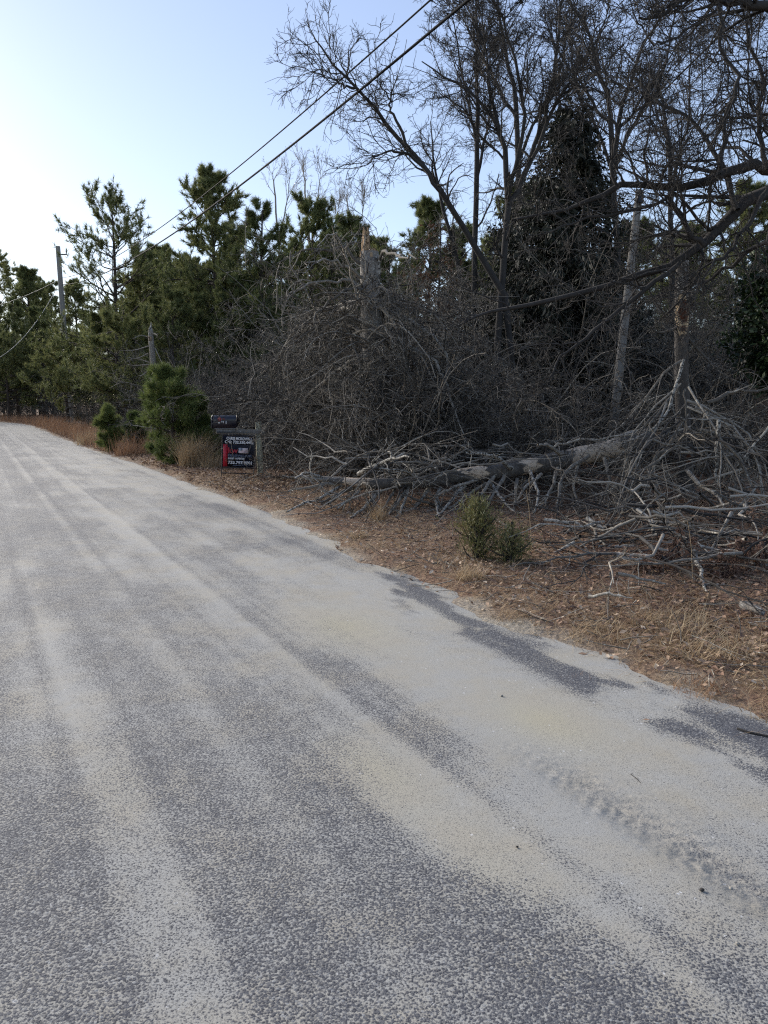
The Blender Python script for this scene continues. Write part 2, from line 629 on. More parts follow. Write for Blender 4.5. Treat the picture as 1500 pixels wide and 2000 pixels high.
# wheel-swept dark lines and sandy windrows between them
for t0, w, a in ((.08, .12, -.14), (.42, .16, .03), (.72, .12, -.18), (1.42, .14, .10), (1.72, .12, -.14), (1.15, .10, -.10), (2.75, .3, .05), (.24, .04, -.22), (.31, .03, .2), (.55, .035, -.2), (.9, .05, .2), (1.0, .03, -.2), (1.3, .04, -.22), (1.55, .05, .26), (1.62, .03, -.2), (1.9, .05, -.16), (-.2, .05, -.2), (-.1, .05, .2)):
    sand = sand + .55 * a * np.exp(-((wob - t0) / w) ** 2) * (.5 + vnoise(rs * .3, rt * 0 + t0 * 9, 95))
for bb in ((4.6, 2.15, .75, .36, .42), (5.6, 2.55, 1.2, .35, .25), (2.9, 2.35, .9, .42, .5), (2.0, 2.15, .8, .38, .45), (3.9, 2.55, .5, .2, .22),
           (2.6, 1.35, .65, .2, .38), (1.95, 1.38, .45, .16, .25), (1.75, 1.75, .5, .2, .28), (3.1, .42, .35, .16, .22), (2.3, .55, .35, .08, .12),
           (1.5, 1.22, .35, .14, -.4), (1.15, 1.35, .3, .3, -.35), (1.9, .75, .55, .16, -.32), (2.2, .08, .7, .16, -.32), (2.15, 1.2, .3, .06, -.3),
           (3.9, 1.75, .5, .25, -.28), (4.9, 1.5, .8, .3, -.22), (4.25, 2.45, .3, .07, -.25),
           (3.7, 2.98, .4, .13, -.4), (3.0, 2.86, .3, .16, -.4), (2.3, 2.92, .4, .12, -.4), (7.3, 3.0, 1.2, .22, -.35), (11, 2.9, 2, .25, -.3),
           (6.8, 2.3, .7, .3, .22), (9.2, 2.85, .9, .3, .28), (13, 2.6, 1.5, .4, .25), (8.2, 1.5, .9, .35, .15), (3.3, 3.0, .22, .1, .5), (2.55, 3.05, .2, .1, .45),
           (18, 2.6, 4, .4, .25), (26, 2.6, 6, .35, .22), (45, 2.2, 9, .8, .3), (7, .1, .8, .25, .25), (20, .8, 5, .3, -.12)):
    sand = sand + blob(rs + .25 * (fine - .5), rt + .2 * (patch - .5), *bb) * .62
sand = sand + .35 * np.exp(-((rt - 3.32) / .12) ** 2) + .55 * (fbm(rs * 1.9, rt * 4, 131, 3) - .45) * sstep(2.5, 2.9, rt) * sstep(8, 5, rs)
sand = sand - .08 * sstep(5, 9, rs) * sstep(60, 30, rs)
sand = np.where(rt < 2.55, np.maximum(sand, .24 + .4 * (sand - .24)), sand)
sand = sand - .62 * sstep(.47, .62, fbm(rs * 1.7 + .8 * fine, rt * 5.5, 141, 5)) * sstep(2.5, 2.85, rt + .3 * (fine - .5)) * sstep(7.5, 5, rs)
yel = sum(blob(rs, rt, *k) for k in ((4.55, 2.12, .55, .3, .9), (2.7, 2.32, .35, .22, .9), (2.65, 1.36, .35, .16, .8), (3.4, 2.85, .3, .1, .6), (4.1, 2.9, .5, .1, .6), (1.9, 1.4, .3, .15, .4), (3.0, .4, .25, .12, .3)))
track = np.exp(-((rt - 2.04) / .10) ** 2) * sstep(2.75, 2.0, rs) * sstep(.7, 1.2, rs)

m, n, l, b = new_mat('sanded_chip_seal_asphalt')
tc = n.new('ShaderNodeTexCoord')
vec = tc.outputs['Object']
vo = n.new('ShaderNodeTexVoronoi')
vo.inputs['Scale'].default_value = 135
l.new(vec, vo.inputs['Vector'])
nA = noise(n, l, vec, 112, 4, .68)
nB = noise(n, l, vec, 9, 6, .68)
nC = noise(n, l, vec, 260, 2, .6)
stone = mth(n, l, 'ADD', mth(n, l, 'MULTIPLY', nA, 1.05), mth(n, l, 'MULTIPLY', mth(n, l, 'SUBTRACT', .5, vo.outputs['Distance']), .42))
lvl = mth(n, l, 'ADD', attr(n, 'sand'), mth(n, l, 'MULTIPLY', mth(n, l, 'SUBTRACT', nB, .5), .46))
cov = mth(n, l, 'SUBTRACT', mth(n, l, 'ADD', mth(n, l, 'MULTIPLY', lvl, .62), .335), stone)
cov = mth(n, l, 'ADD', mth(n, l, 'MULTIPLY', cov, 6.0), .5, clamp=True)
sc = n.new('ShaderNodeSeparateColor')
l.new(vo.outputs['Color'], sc.inputs[0])
stcol = ramp(n, l, sc.outputs[0], [(0, (.05, .051, .058)), (.55, (.082, .084, .093)), (.9, (.13, .13, .132)), (1, (.28, .28, .27))])
sdcol = mix(n, l, mth(n, l, 'MULTIPLY', attr(n, 'yellow'), .8, clamp=True), (.345, .336, .306), (.40, .355, .235))
sdcol = mix(n, l, mth(n, l, 'MULTIPLY', mth(n, l, 'SUBTRACT', noise(n, l, vec, 2.3, 5, .65), .42), 4, clamp=True), sdcol, (.36, .328, .262))
sdcol = mix(n, l, mth(n, l, 'MULTIPLY', mth(n, l, 'SUBTRACT', nC, .50), 5, clamp=True), sdcol, (.13, .123, .108))
grit = mth(n, l, 'MULTIPLY', mth(n, l, 'SUBTRACT', noise(n, l, vec, 120, 2, .5), .66), 14, clamp=True)
sdcol = mix(n, l, grit, sdcol, (.07, .068, .062))
spk = mth(n, l, 'MULTIPLY', mth(n, l, 'SUBTRACT', sc.outputs[1], .9965), 300, clamp=True)
sdcol = mix(n, l, spk, sdcol, (.55, .54, .52))
sdcol = mix(n, l, mth(n, l, 'MULTIPLY', attr(n, 'track'), .45), sdcol, (.13, .125, .118))
l.new(mix(n, l, cov, stcol, sdcol), b.inputs['Base Color'])
b.inputs['Roughness'].default_value = .85
b.inputs['Specular IOR Level'].default_value = .3
hh = mth(n, l, 'ADD', mth(n, l, 'MAXIMUM', stone, mth(n, l, 'ADD', mth(n, l, 'MULTIPLY', lvl, .62), .335)), mth(n, l, 'MULTIPLY', mth(n, l, 'MULTIPLY', attr(n, 'track'), noise(n, l, vec, 38, 3, .6)), 1.3))
dev = mth(n, l, 'ABSOLUTE', mth(n, l, 'SUBTRACT', attr(n, 'across'), 2.04))
lug = mth(n, l, 'SINE', mth(n, l, 'ADD', mth(n, l, 'MULTIPLY', attr(n, 'along'), 95.0), mth(n, l, 'ADD', mth(n, l, 'MULTIPLY', dev, 70.0), mth(n, l, 'MULTIPLY', noise(n, l, vec, 16, 3, .6), 11.0))))
lug = mth(n, l, 'MULTIPLY', mth(n, l, 'MULTIPLY', lug, attr(n, 'track')), mth(n, l, 'SUBTRACT', noise(n, l, vec, 7, 2, .5), .25, clamp=True))
hh = mth(n, l, 'ADD', hh, mth(n, l, 'MULTIPLY', lug, 1.1))
hh = mth(n, l, 'ADD', hh, mth(n, l, 'MULTIPLY', nC, .12))
bump(n, l, hh, .42, .012, b)
road = road.build('road', m)
tag(road, 'grey chip-seal road dusted with pale sand', kind='structure')
add_attr(road, 'sand', sand)
add_attr(road, 'yellow', yel)
add_attr(road, 'track', track)
add_attr(road, 'along', rs)
add_attr(road, 'across', rt)


# ------------------------------------------------------------------ leaf litter, twigs, grass (uncountable)
def scatter(nn, s0, s1, o0, o1, rg, power=1.0, dens=None):
    s = s0 + (s1 - s0) * rg.random(nn) ** power
    off = o0 + (o1 - o0) * rg.random(nn)
    t = edge_r(s) + off
    x, y = st(s, t)
    return x, y, s, off


def leaves(mb, x, y, z, size, tilt, rg, tint, width=.5):
    K = len(x)
    yaw = rg.uniform(0, 2 * math.pi, K)
    d = np.stack([np.cos(yaw), np.sin(yaw), rg.normal(0, tilt, K)], -1)
    d = nrm(d)
    up = nrm(np.stack([rg.normal(0, tilt, K), rg.normal(0, tilt, K), np.ones(K)], -1))
    w = nrm(np.cross(up, d))
    up = np.cross(d, w)
    c = np.stack([x, y, z], -1)
    L = size[:, None]
    fold = rg.uniform(-.1, .45, K)[:, None]
    v = np.stack([c - d * L * .5, c - d * L * .05 + w * L * width * .55 + up * L * fold * .5, c + d * L * .5 + up * L * fold * .4,
                  c - w * L * width * .55 + up * L * fold * .55, c], 1)
    i = (np.arange(K) * 5)[:, None]
    t = np.concatenate([i + np.array([[0, 4, 1]]), i + np.array([[1, 4, 2]]), i + np.array([[2, 4, 3]]), i + np.array([[3, 4, 0]])])
    mb.add(v, None, t, np.repeat(tint, 5))


rg = np.random.default_rng(11)
lm = MB()
x, y, s, off = scatter(46000, 1.2, 13, -.05, 5.5, rg, 1.35)
keep = rg.random(len(x)) < np.clip(.08 + .9 * sstep(.0, .7, off + .8 * (fbm(x * 1.5, y * 1.5, 33) - .5)), 0, 1) * (.35 + .9 * fbm(x * .9, y * .9, 34))
x, y, off = x[keep], y[keep], off[keep]
leaves(lm, x, y, hgt(x, y) + rg.uniform(.0, .035, len(x)), rg.uniform(.018, .062, len(x)), .42, rg, np.clip(rg.beta(1.8, 2.2, len(x)) * (.72 + .5 * sstep(1.5, .2, off)), 0, 1))
x, y, s, off = scatter(14000, 12, 40, .1, 6, rg, 1.3)
leaves(lm, x, y, hgt(x, y) + .015, rg.uniform(.05, .12, len(x)), .4, rg, rg.beta(1.8, 2.2, len(x)))
o = lm.build('leaf_litter', M_LEAF, smooth=False)
tag(o, 'carpet of curled brown fallen leaves along the roadside', 'leaf litter', kind='stuff')

tw = MB()
x, y, s, off = scatter(2600, 1.5, 14, .15, 5.0, rg, 1.3)
K = len(x)
yaw = rg.uniform(0, 6.28, K)
p, r = walk(np.stack([x, y, hgt(x, y) + rg.uniform(.005, .04, K)], -1), np.stack([np.cos(yaw), np.sin(yaw), rg.normal(0, .12, K)], -1),
            rg.uniform(.06, .38, K), rg.uniform(.002, .006, K), rg.uniform(.001, .003, K), 3, .15, (0, 0, 0), rg)
tubes(tw, p, r, 3, rg.uniform(.2, 1.0, K))
o = tw.build('twig_litter', M_DEAD)
tag(o, 'small broken grey twigs strewn over the roadside leaves', 'twigs', kind='stuff')


def blades(mb, x, y, z, h, lean, wid, rg, tint, curl=1.0, nseg=3):
    K = len(x)
    yaw = rg.uniform(0, 6.28, K)
    d = nrm(np.stack([np.cos(yaw) * lean, np.sin(yaw) * lean, np.ones(K)], -1))
    p = np.stack([x, y, z], -1)
    vs = []
    side = np.stack([-np.sin(yaw + rg.normal(0, .6, K)), np.cos(yaw), np.zeros(K)], -1)
    for i in range(nseg + 1):
        w = wid * (1 - i / (nseg + .3)) * .5
        vs += [p - side * w[:, None], p + side * w[:, None]]
        d = nrm(d + np.stack([np.cos(yaw), np.sin(yaw), -np.ones(K) * .55], -1) * (rg.uniform(.05, .75, K) * curl)[:, None] + rg.normal(0, .1, (K, 3)))
        p = p + d * (h / nseg)[:, None]
        p[:, 2] = np.maximum(p[:, 2], z + .004)
    v = np.stack(vs, 1)
    i = (np.arange(K) * 2 * (nseg + 1))[:, None]
    q = np.concatenate([i + np.array([[2 * j, 2 * j + 1, 2 * j + 3, 2 * j + 2]]) for j in range(nseg)])
    mb.add(v, q, None, np.repeat(tint, 2 * (nseg + 1)))


gm = MB()
x, y, s, off = scatter(34000, 1.3, 16, -.12, 2.6, rg, 1.3)
keep = rg.random(len(x)) < sstep(.3, .55, fbm(x * 1.1, y * 1.1, 44)) * sstep(2.6, 1.2, off) * sstep(-.15, .12, off)
x, y = x[keep], y[keep]
blades(gm, x, y, hgt(x, y) - .005, rg.uniform(.06, .22, len(x)), rg.uniform(.3, 1.6, len(x)), rg.uniform(.003, .006, len(x)), rg, rg.uniform(.15, .9, len(x)), 1.1)
x, y, s, off = scatter(5000, 13, 45, .05, 1.6, rg, 1.3)
blades(gm, x, y, hgt(x, y) - .005, rg.uniform(.06, .2, len(x)), rg.uniform(.3, 1.4, len(x)), rg.uniform(.006, .012, len(x)), rg, rg.uniform(.1, .8, len(x)), 1.0)
o = gm.build('matted_dry_grass', M_GRASS, smooth=False)
tag(o, 'low matted tan grass between road edge and leaf litter', 'dry grass', kind='stuff')

rgm = MB()
x, y, s, off = scatter(6500, 22, 75, .1, 2.0, rg, 1.2)
blades(rgm, x, y, hgt(x, y) - .005, rg.uniform(.3, .85, len(x)), rg.uniform(.05, .45, len(x)), rg.uniform(.008, .018, len(x)), rg, rg.uniform(.0, .9, len(x)), .35)
o = rgm.build('russet_verge_grass', M_REDGRASS, smooth=False)
tag(o, 'russet knee-high dead grass along the far road edge', 'tall grass', kind='stuff')


# ------------------------------------------------------------------ pines
def needle_tufts(mb, c, d, rg, nn=14, L=.16, w=.010, spread=.9, tint=None):
    K = len(c)
    if tint is None:
        tint = rg.uniform(0, 1, K)
    cc = np.repeat(c, nn, 0)
    dd = np.repeat(nrm(d), nn, 0) + rg.normal(0, spread * .6, (K * nn, 3))
    dd = nrm(dd)
    LL = (L * rg.uniform(.7, 1.15, K * nn))[:, None]
    cc = cc - np.repeat(nrm(d), nn, 0) * rg.uniform(0, L * .7, K * nn)[:, None]
    sd = nrm(np.cross(dd, rg.normal(0, 1, (K * nn, 3)))) * w
    v = np.stack([cc - sd * .5, cc + sd * .5, cc + dd * LL], 1)
    t = np.arange(K * nn * 3).reshape(-1, 3)
    mb.add(v, None, t, np.repeat(np.clip(np.repeat(tint, nn) + rg.normal(0, .12, K * nn), 0, 1), 3))


def pine(name, loc, h, label, cat='pine tree', group=None, seed=0, r=.13, base=.35, spread=2.4, nb=46, sub=7, tuft=1.0, L=.25, w=.027, nn=12,
         mat=None, shape=.75, up=.10, lean=(0, 0), tone=(.1, .8), lim=None, tdens=7):
    rg = np.random.default_rng(seed)
    root = empty(name, loc, label, cat, group)
    zs = np.linspace(0, 1, 14)
    tp = np.stack([lean[0] * zs ** 1.5 * h + .03 * h * .3 * np.sin(zs * 5 + seed), lean[1] * zs * h + .02 * h * .3 * np.cos(zs * 4 + seed), zs * h - .1], -1)
    tr = r * (1 - zs * .9) + .01
    mb = MB()
    tubes(mb, tp[None], tr[None], 9, np.array([.5]))
    mb.build('trunk', M_PINEBARK, root)
    tt = base + (1 - base) * rg.random(nb) ** .85
    u = tt * 13
    i = np.minimum(u.astype(int), 12)
    pos = tp[i] * (1 - (u - i))[:, None] + tp[i + 1] * (u - i)[:, None]
    rad = np.interp(tt, zs, tr)
    f = (tt - base) / (1 - base)
    blen = spread * (np.clip(1 - f, 0, 1) ** shape * .9 + .14) * rg.uniform(.55, 1.1, nb) * np.clip(.6 + f * 2.2, .6, 1)
    yaw = np.arange(nb) * 2.399 + rg.normal(0, .4, nb)
    el = .05 + .7 * f ** 1.5 + rg.normal(0, .18, nb)
    d = np.stack([np.cos(yaw) * np.cos(el), np.sin(yaw) * np.cos(el), np.sin(el)], -1)
    pts, rd = walk(pos, d, blen, np.minimum(rad * .5, .05), np.full(nb, .008), 7, .13, (0, 0, up * .5), rg)
    lv = grow(pts, rd, [dict(n=sub, t0=.28, ang=.85, angv=.2, ratio=(.25, .5), rr=.6, rmin=.005, N=3, wig=.16, trop=(0, 0, up * 1.2), taper=.4)], rg)
    mb = MB()
    emit(mb, [(pts, rd, np.zeros(nb, int), 4)] + lv, rg)
    mb.build('boughs', M_PINEBARK, root)
    mb = MB()
    sp = lv[0][0]
    ends = [pts[:, -1], sp[:, -1]]
    dirs = [pts[:, -1] - pts[:, -2], sp[:, -1] - sp[:, -2]]
    pos, dd, *_ = spawn(sp, lv[0][1], lv[0][2], tdens * tuft, .25, 1.0, .6, .3, rg)
    ends.append(pos)
    dirs.append(dd)
    c = np.concatenate(ends)
    d = np.concatenate(dirs)
    d = nrm(d) + np.array((0, 0, .35))
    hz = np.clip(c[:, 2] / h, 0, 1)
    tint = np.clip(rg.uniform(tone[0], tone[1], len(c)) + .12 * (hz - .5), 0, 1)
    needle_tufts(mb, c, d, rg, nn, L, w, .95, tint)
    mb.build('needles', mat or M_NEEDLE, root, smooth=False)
    return root


def copy_tree(o, loc=None, rz=0, sc=1.0, label=None, group=None, parent=None):
    c = o.copy()
    COL.objects.link(c)
    c.parent = parent
    if loc is not None:
        c.location = loc
        c.rotation_euler = (0, 0, rz)
        c.scale = (sc, sc, sc)
    if label:
        c['label'] = label
    if group:
        c['group'] = group
    for ch in o.children:
        copy_tree(ch, parent=c)
    return c


def on(px, d, py=850):
    """stand at column px, d metres ahead, on the ground"""
    p = P(px, py, d)
    return (p[0], p[1], float(hgt(p[0], p[1])))


def top_h(px, py, d):
    p = P(px, py, d)
    return float(p[2] - hgt(p[0], p[1]))


pineA = pine('pitch_pine', on(243, 38), top_h(235, 390, 38), 'open-crowned pine with bare forked limbs right of the far utility pole', seed=3, r=.17, base=.22, spread=4.2, nb=56, sub=9, shape=.5, up=.12, lean=(-.02, 0), tdens=3.2)
pineB = pine('pitch_pine', on(425, 36), top_h(425, 352, 36), 'tallest dense pine above the mailbox beside the wires', seed=5, r=.18, base=.12, spread=3.7, nb=96, sub=10, shape=.55, tone=(.2, .95), tdens=5.5)
pineC = pine('pitch_pine', on(520, 33), top_h(515, 405, 33), 'dark pine right of the tallest pine, in front of pale bare trees', seed=8, r=.15, base=.12, spread=3.2, nb=84, sub=9, shape=.6, tdens=5.5)
pineD = pine('pitch_pine', on(612, 37), top_h(612, 402, 37), 'pine with a round tufted top between the pale bare trees and the broken trunk', seed=9, r=.16, base=.12, spread=3.4, nb=86, sub=9, shape=.5, tdens=5.5)
pineE = pine('pitch_pine', on(690, 39), top_h(690, 430, 39), 'pine half hidden behind the broken trunk top', seed=12, r=.15, base=.06, spread=3.2, nb=84, sub=9, shape=.55, tdens=5.5)
for k, (px, d, sc_, lab_) in enumerate(((285, 43, .74, 'lower pine right of the open-crowned pine, mid height'), (385, 41, .8, 'pine shoulder just left of the tallest pine'), (455, 32, .62, 'short pine below the tallest pine'),
                                       (560, 31, .62, 'short pine left of the broken trunk, below the pale bare trees'), (650, 34, .72, 'pine crown directly left of the broken trunk top'), (345, 31, .55, 'short pine behind the bushy young pine'), (200, 45, .62, 'short pine right behind the far utility pole'),
                                       (500, 50, .95, 'rear pine seen between the tallest pine and the pale bare trees'), (740, 42, .85, 'pine behind the right side of the broken trunk'))):
    copy_tree((pineB, pineD, pineE, pineC)[k % 4], on(px, d), k * 1.3 + .4, sc_, lab_)
for k, (px, d, sc_) in enumerate(((290, 47, .98), (322, 50, 1.06), (375, 45, 1.0), (220, 50, .7), (265, 54, .8), (310, 40, .68), (365, 48, .9), (410, 46, .9), (440, 52, 1.0), (540, 42, .8), (585, 48, .95), (630, 44, .85), (675, 50, .95), (715, 46, .85), (480, 36, .62), (400, 33, .55), (90, 62, .85), (185, 62, .85))):
    copy_tree((pineD, pineE, pineC)[k % 3], on(px, d), k * 2.3 + .9, sc_, 'pine filling the evergreen wall between the far utility pole and the broken trunk', 'pines of the evergreen wall')
copy_tree(pineC, on(335, 44), 1.9, .97, 'pine filling the gap between the open-crowned pine and the tallest pine')
copy_tree(pineB, on(300, 52), 3.9, .85, 'pine standing behind the open-crowned pine')
copy_tree(pineD, on(470, 45), 4.2, 1.0, 'pine crown behind the tallest pine and the dark pine')
pine('pitch_pine', on(18, 82), top_h(18, 512, 82), 'distant sunlit pine rising highest at the left edge', seed=14, r=.2, base=.3, spread=4.2, nb=60, sub=8, shape=.35, tone=(.5, 1), L=.34, w=.05, nn=9, tdens=3)
copy_tree(pineE, on(70, 70), 2.2, 1.25, 'pine just left of the far utility pole with a rounded crown')
copy_tree(pineD, on(-20, 76), .6, 1.2, 'pine at the left edge below the distant sunlit pine')
copy_tree(pineC, on(40, 64), 5.1, 1.02, 'pine leaning over the far bend of the road')
copy_tree(pineB, on(160, 58), 1.1, .88, 'pine behind the far utility pole')
copy_tree(pineD, on(110, 80), 2.6, 1.25, 'pine farther back between the sunlit pine and the pole')
lowp = pine('spreading_pine', on(135, 46), 4.6, 'low wide bushy pine hiding the middle of the far utility pole', seed=21, r=.1, base=.22, spread=2.9, nb=44, sub=9, shape=.35, tone=(.3, 1), up=.16, tdens=5.5)
copy_tree(lowp, on(20, 60), 2.0, 1.25, 'low bushy pine by the far bend at the left edge')
copy_tree(lowp, on(250, 33), 4.0, .95, 'low bushy pine behind the small bleached snag')
# wood behind the bend, beyond the road end
for k, (s_, t_, sc_, rz) in enumerate(((100, -9, 1.5, 0), (104, -15, 1.45, 1), (98, -21, 1.5, 2), (110, -27, 1.6, 3), (94, -3, 1.35, 4), (112, -11, 1.6, 5), (92, 2, 1.3, .5), (106, -33, 1.5, 1.5),
                                      (84, 6, 1.15, 2.5), (118, -20, 1.7, 3.3), (96, -40, 1.5, 4.4), (90, -28, 1.0, 5.2))):
    x, y = st(s_, t_)
    copy_tree((pineB, pineD, pineC, pineE)[k % 4], (x, y, float(hgt(x, y))), rz, sc_, 'distant pine in the dark wood closing the end of the road', 'pines beyond the road bend')
# the same kind of wood on the left side of the road, out of frame but shading it
for k in range(12):
    s_, t_ = 50 + k * 3.6, -8.5 - 4.5 * (k % 3)
    x, y = st(s_, t_ + float(bend(s_)))
    copy_tree((pineB, pineD, pineC)[k % 3], (x, y, float(hgt(x, y))), k * 1.3, 1.05 + .1 * (k % 2), 'pine in the wood on the far left side of the road', 'pines across the road')
# pines deep in the thicket on the right
for k, (px, d, sc_) in enumerate(((760, 34, .92), (835, 30, .95), (900, 36, .98), (1010, 33, 1.0), (1130, 36, .95), (1225, 31, .9), (1330, 34, .95), (1430, 30, .92), (1540, 27, .95), (1290, 42, 1.1), (950, 46, 1.15), (1080, 48, 1.15), (1420, 44, 1.1), (790, 47, 1.05), (1520, 40, 1.1))):
    copy_tree((pineC, pineE, pineD, pineB)[k % 4], on(px, d), k * 1.7, sc_ * .88, 'dark pine standing deep behind the thicket right of the broken trunk', 'pines behind the thicket')

# young pines by the road
pine('young_pine', on(335, 18.6), 2.2, 'bushy dark green young pine left of the dry grass clump', 'young pine', seed=31, r=.045, base=.02, spread=1.05, nb=60, sub=8, shape=.45, L=.19, w=.011, nn=15, mat=M_YOUNG, tone=(.1, .9), tdens=3)
pine('young_pine', on(308, 19.4), 2.25, 'slim young pine rising just behind the bushy one, below the bleached snag', 'young pine', seed=32, r=.04, base=.3, spread=.5, nb=34, sub=6, shape=.4, L=.19, w=.011, nn=16, mat=M_YOUNG, tdens=5)
pine('young_pine', on(385, 19.2), 1.55, 'short young pine leaning over the dry grass clump', 'young pine', seed=33, r=.04, base=.1, spread=.62, nb=36, sub=7, shape=.4, L=.19, w=.011, nn=16, mat=M_YOUNG, tone=(0, .6), tdens=5)
pine('young_pine', on(213, 23), 1.3, 'small yellow-green pine seedling at the road edge left of the bushy young pine', 'young pine', seed=34, r=.03, base=.05, spread=.55, nb=36, sub=6, shape=.4, L=.19, w=.012, nn=20, mat=M_YOUNG, tone=(.5, 1), tdens=5)
pine('young_pine', on(262, 24), 1.1, 'low pine seedling in the shade beside the russet grass', 'young pine', seed=35, r=.03, base=.05, spread=.5, nb=30, sub=6, shape=.4, L=.19, w=.012, nn=18, mat=M_YOUNG, tone=(0, .5), tdens=5)


# ------------------------------------------------------------------ bare trees
FINE = [dict(n=9, t0=.15, ang=.75, angv=.3, ratio=(.28, .6), rr=.6, rmin=.006, N=6, wig=.20, trop=(0, 0, .04), k=4),
        dict(n=7, t0=.15, ang=.8, angv=.3, ratio=(.3, .6), rr=.6, rmin=.004, N=4, wig=.24, trop=(0, 0, .03)),
        dict(n=4.0, t0=.2, ang=.8, angv=.3, ratio=(.3, .65), rr=.7, rmin=.003, N=3, wig=.26, trop=(0, 0, .02))]


def polytree(name, stems, label, cat, levels, seed, mat=M_BARK, group=None, part='limb', k=9, wob=.02, loc=None, tw_mat=None):
    """stems: list of (points, r0, r1); the first is the trunk; every other stem is a limb with its own twigs"""
    rg = np.random.default_rng(seed)
    p0 = np.asarray(stems[0][0][0], float)
    if loc is None:
        loc = (p0[0], p0[1], p0[2])
    root = empty(name, loc, label, cat, group)
    root_inv = np.asarray(loc)
    for i, (pts, r0, r1) in enumerate(stems):
        n_ = 16
        p = resample(pts, n_)
        p[1:] += rg.normal(0, wob, (n_ - 1, 3))
        r = np.linspace(r0, r1, n_) * rg.uniform(.93, 1.07, n_)
        mb = MB()
        tubes(mb, p[None] - root_inv, r[None], k if i == 0 else 6, np.array([.5]))
        if i == 0:
            mb.build('trunk', mat, root)
            mb = MB()
        lv = grow(p[None] - root_inv, r[None], levels, rg)
        emit(mb, lv, rg)
        if mb.n:
            mb.build('twigs' if i == 0 else part, tw_mat or mat, root)
    return root


def PP(d, *pts):
    """polyline from columns/rows; d is one distance or (start, end)"""
    d0, d1 = d if isinstance(d, tuple) else (d, d)
    return [P(x, y, d0 + (d1 - d0) * i / max(1, len(pts) - 1)) for i, (x, y) in enumerate(pts)]


def root_pt(px, d):
    a = on(px, d)
    return (a[0], a[1], a[2] - .1)


LV_LEAN = [dict(n=24, t0=.3, t1=1, ang=.8, angv=.3, len=(.6, 1.7), taper=.35, rr=.5, rmin=.007, rmax=.022, N=7, wig=.24, trop=(0, 0, .0), k=4),
           dict(n=6, t0=.12, ang=.7, angv=.3, ratio=(.35, .7), rr=.6, rmin=.005, N=5, wig=.3, trop=(0, 0, -.03)),
           dict(n=3.2, t0=.15, ang=.75, angv=.3, ratio=(.4, .8), rr=.7, rmin=.0035, N=3, wig=.32, trop=(0, 0, -.03))]
polytree('leaning_tree', [([root_pt(1010, 16)] + PP((16, 14), (995, 620), (924, 475), (879, 405), (822, 317), (765, 260), (734, 209), (689, 165), (645, 114), (613, 70)), .075, .010),
                          (PP((14.9, 14.2), (860, 375), (800, 300), (745, 300), (705, 323)), .035, .008),
                          (PP((14.5, 14.4), (800, 290), (770, 225), (760, 190), (735, 160)), .03, .007),
                          (PP((14.2, 13.8), (700, 175), (660, 160), (610, 135)), .025, .005)],
         'leafless tree leaning left over the wires, its top crossing the cables', 'bare tree', LV_LEAN, 41)

LV_UP = [dict(n=20, t0=.2, t1=1, ang=.7, angv=.25, len=(.7, 2.0), taper=.5, rr=.55, rmin=.008, rmax=.032, N=6, wig=.18, trop=(0, 0, .05), k=4),
         dict(n=10, t0=.12, ang=.75, angv=.3, ratio=(.3, .6), rr=.6, rmin=.006, N=4, wig=.25, trop=(0, 0, .03)),
         dict(n=7, t0=.15, ang=.8, angv=.3, ratio=(.4, .8), rr=.7, rmin=.004, N=2, wig=.3, trop=(0, 0, .0))]
polytree('tall_bare_tree', [([root_pt(972, 16)] + PP(16, (968, 700), (985, 500), (993, 405), (987, 304), (974, 253), (955, 222), (905, 171), (860, 146), (825, 120)), .085, .01),
                            (PP((16, 15), (990, 380), (1015, 300), (1022, 190), (1006, 114), (980, 40), (960, -40)), .05, .012),
                            (PP((16, 16.5), (992, 400), (1030, 330), (1057, 253), (1076, 177), (1088, 76), (1101, 0), (1110, -60)), .06, .015),
                            (PP((16, 17), (975, 255), (950, 130), (935, 60), (900, -10)), .04, .01),
                            (PP((16, 15.5), (1040, 310), (1090, 200), (1150, 110), (1190, 30)), .04, .01)],
         'tallest leafless tree rising through the thicket left of the dark cedar, crown out of frame', 'bare tree', LV_UP, 42)
TB1 = polytree('tall_bare_tree', [([root_pt(1235, 17.5)] + PP(17.5, (1215, 700), (1205, 500), (1196, 315), (1190, 203), (1171, 139), (1152, 70), (1120, 13), (1090, -50)), .09, .012),
                            (PP((17.5, 17), (1200, 330), (1240, 240), (1290, 160), (1310, 60), (1330, -20)), .045, .01),
                            (PP((17.5, 18), (1193, 250), (1150, 190), (1110, 130), (1060, 60)), .04, .01)],
         'leafless tree rising just right of the dark cedar', 'bare tree', LV_UP, 43)
polytree('tall_bare_tree', [([root_pt(900, 20)] + PP(20, (905, 600), (880, 460), (850, 330), (840, 240)), .08, .012)],
         'slender leafless tree behind the leaning tree', 'bare tree', LV_UP, 44)

for k, (px, d, rz, sc_, lab_) in enumerate(((925, 19, 1.4, .98, 'leafless tree with a fine crown between the leaning tree and the tallest bare tree'), (1130, 21, 3.5, 1.15, 'leafless tree behind the dark cedar, twigs above its top'), (1320, 19.5, 5.0, 1.0, 'leafless tree behind the standing snag'),
                                           (1430, 18, 2.4, 1.0, 'leafless tree near the right edge behind the oak limbs'), (1040, 23, .6, 1.25, 'leafless tree farthest back above the thicket'))):
    copy_tree(TB1, on(px, d), rz, sc_, lab_)

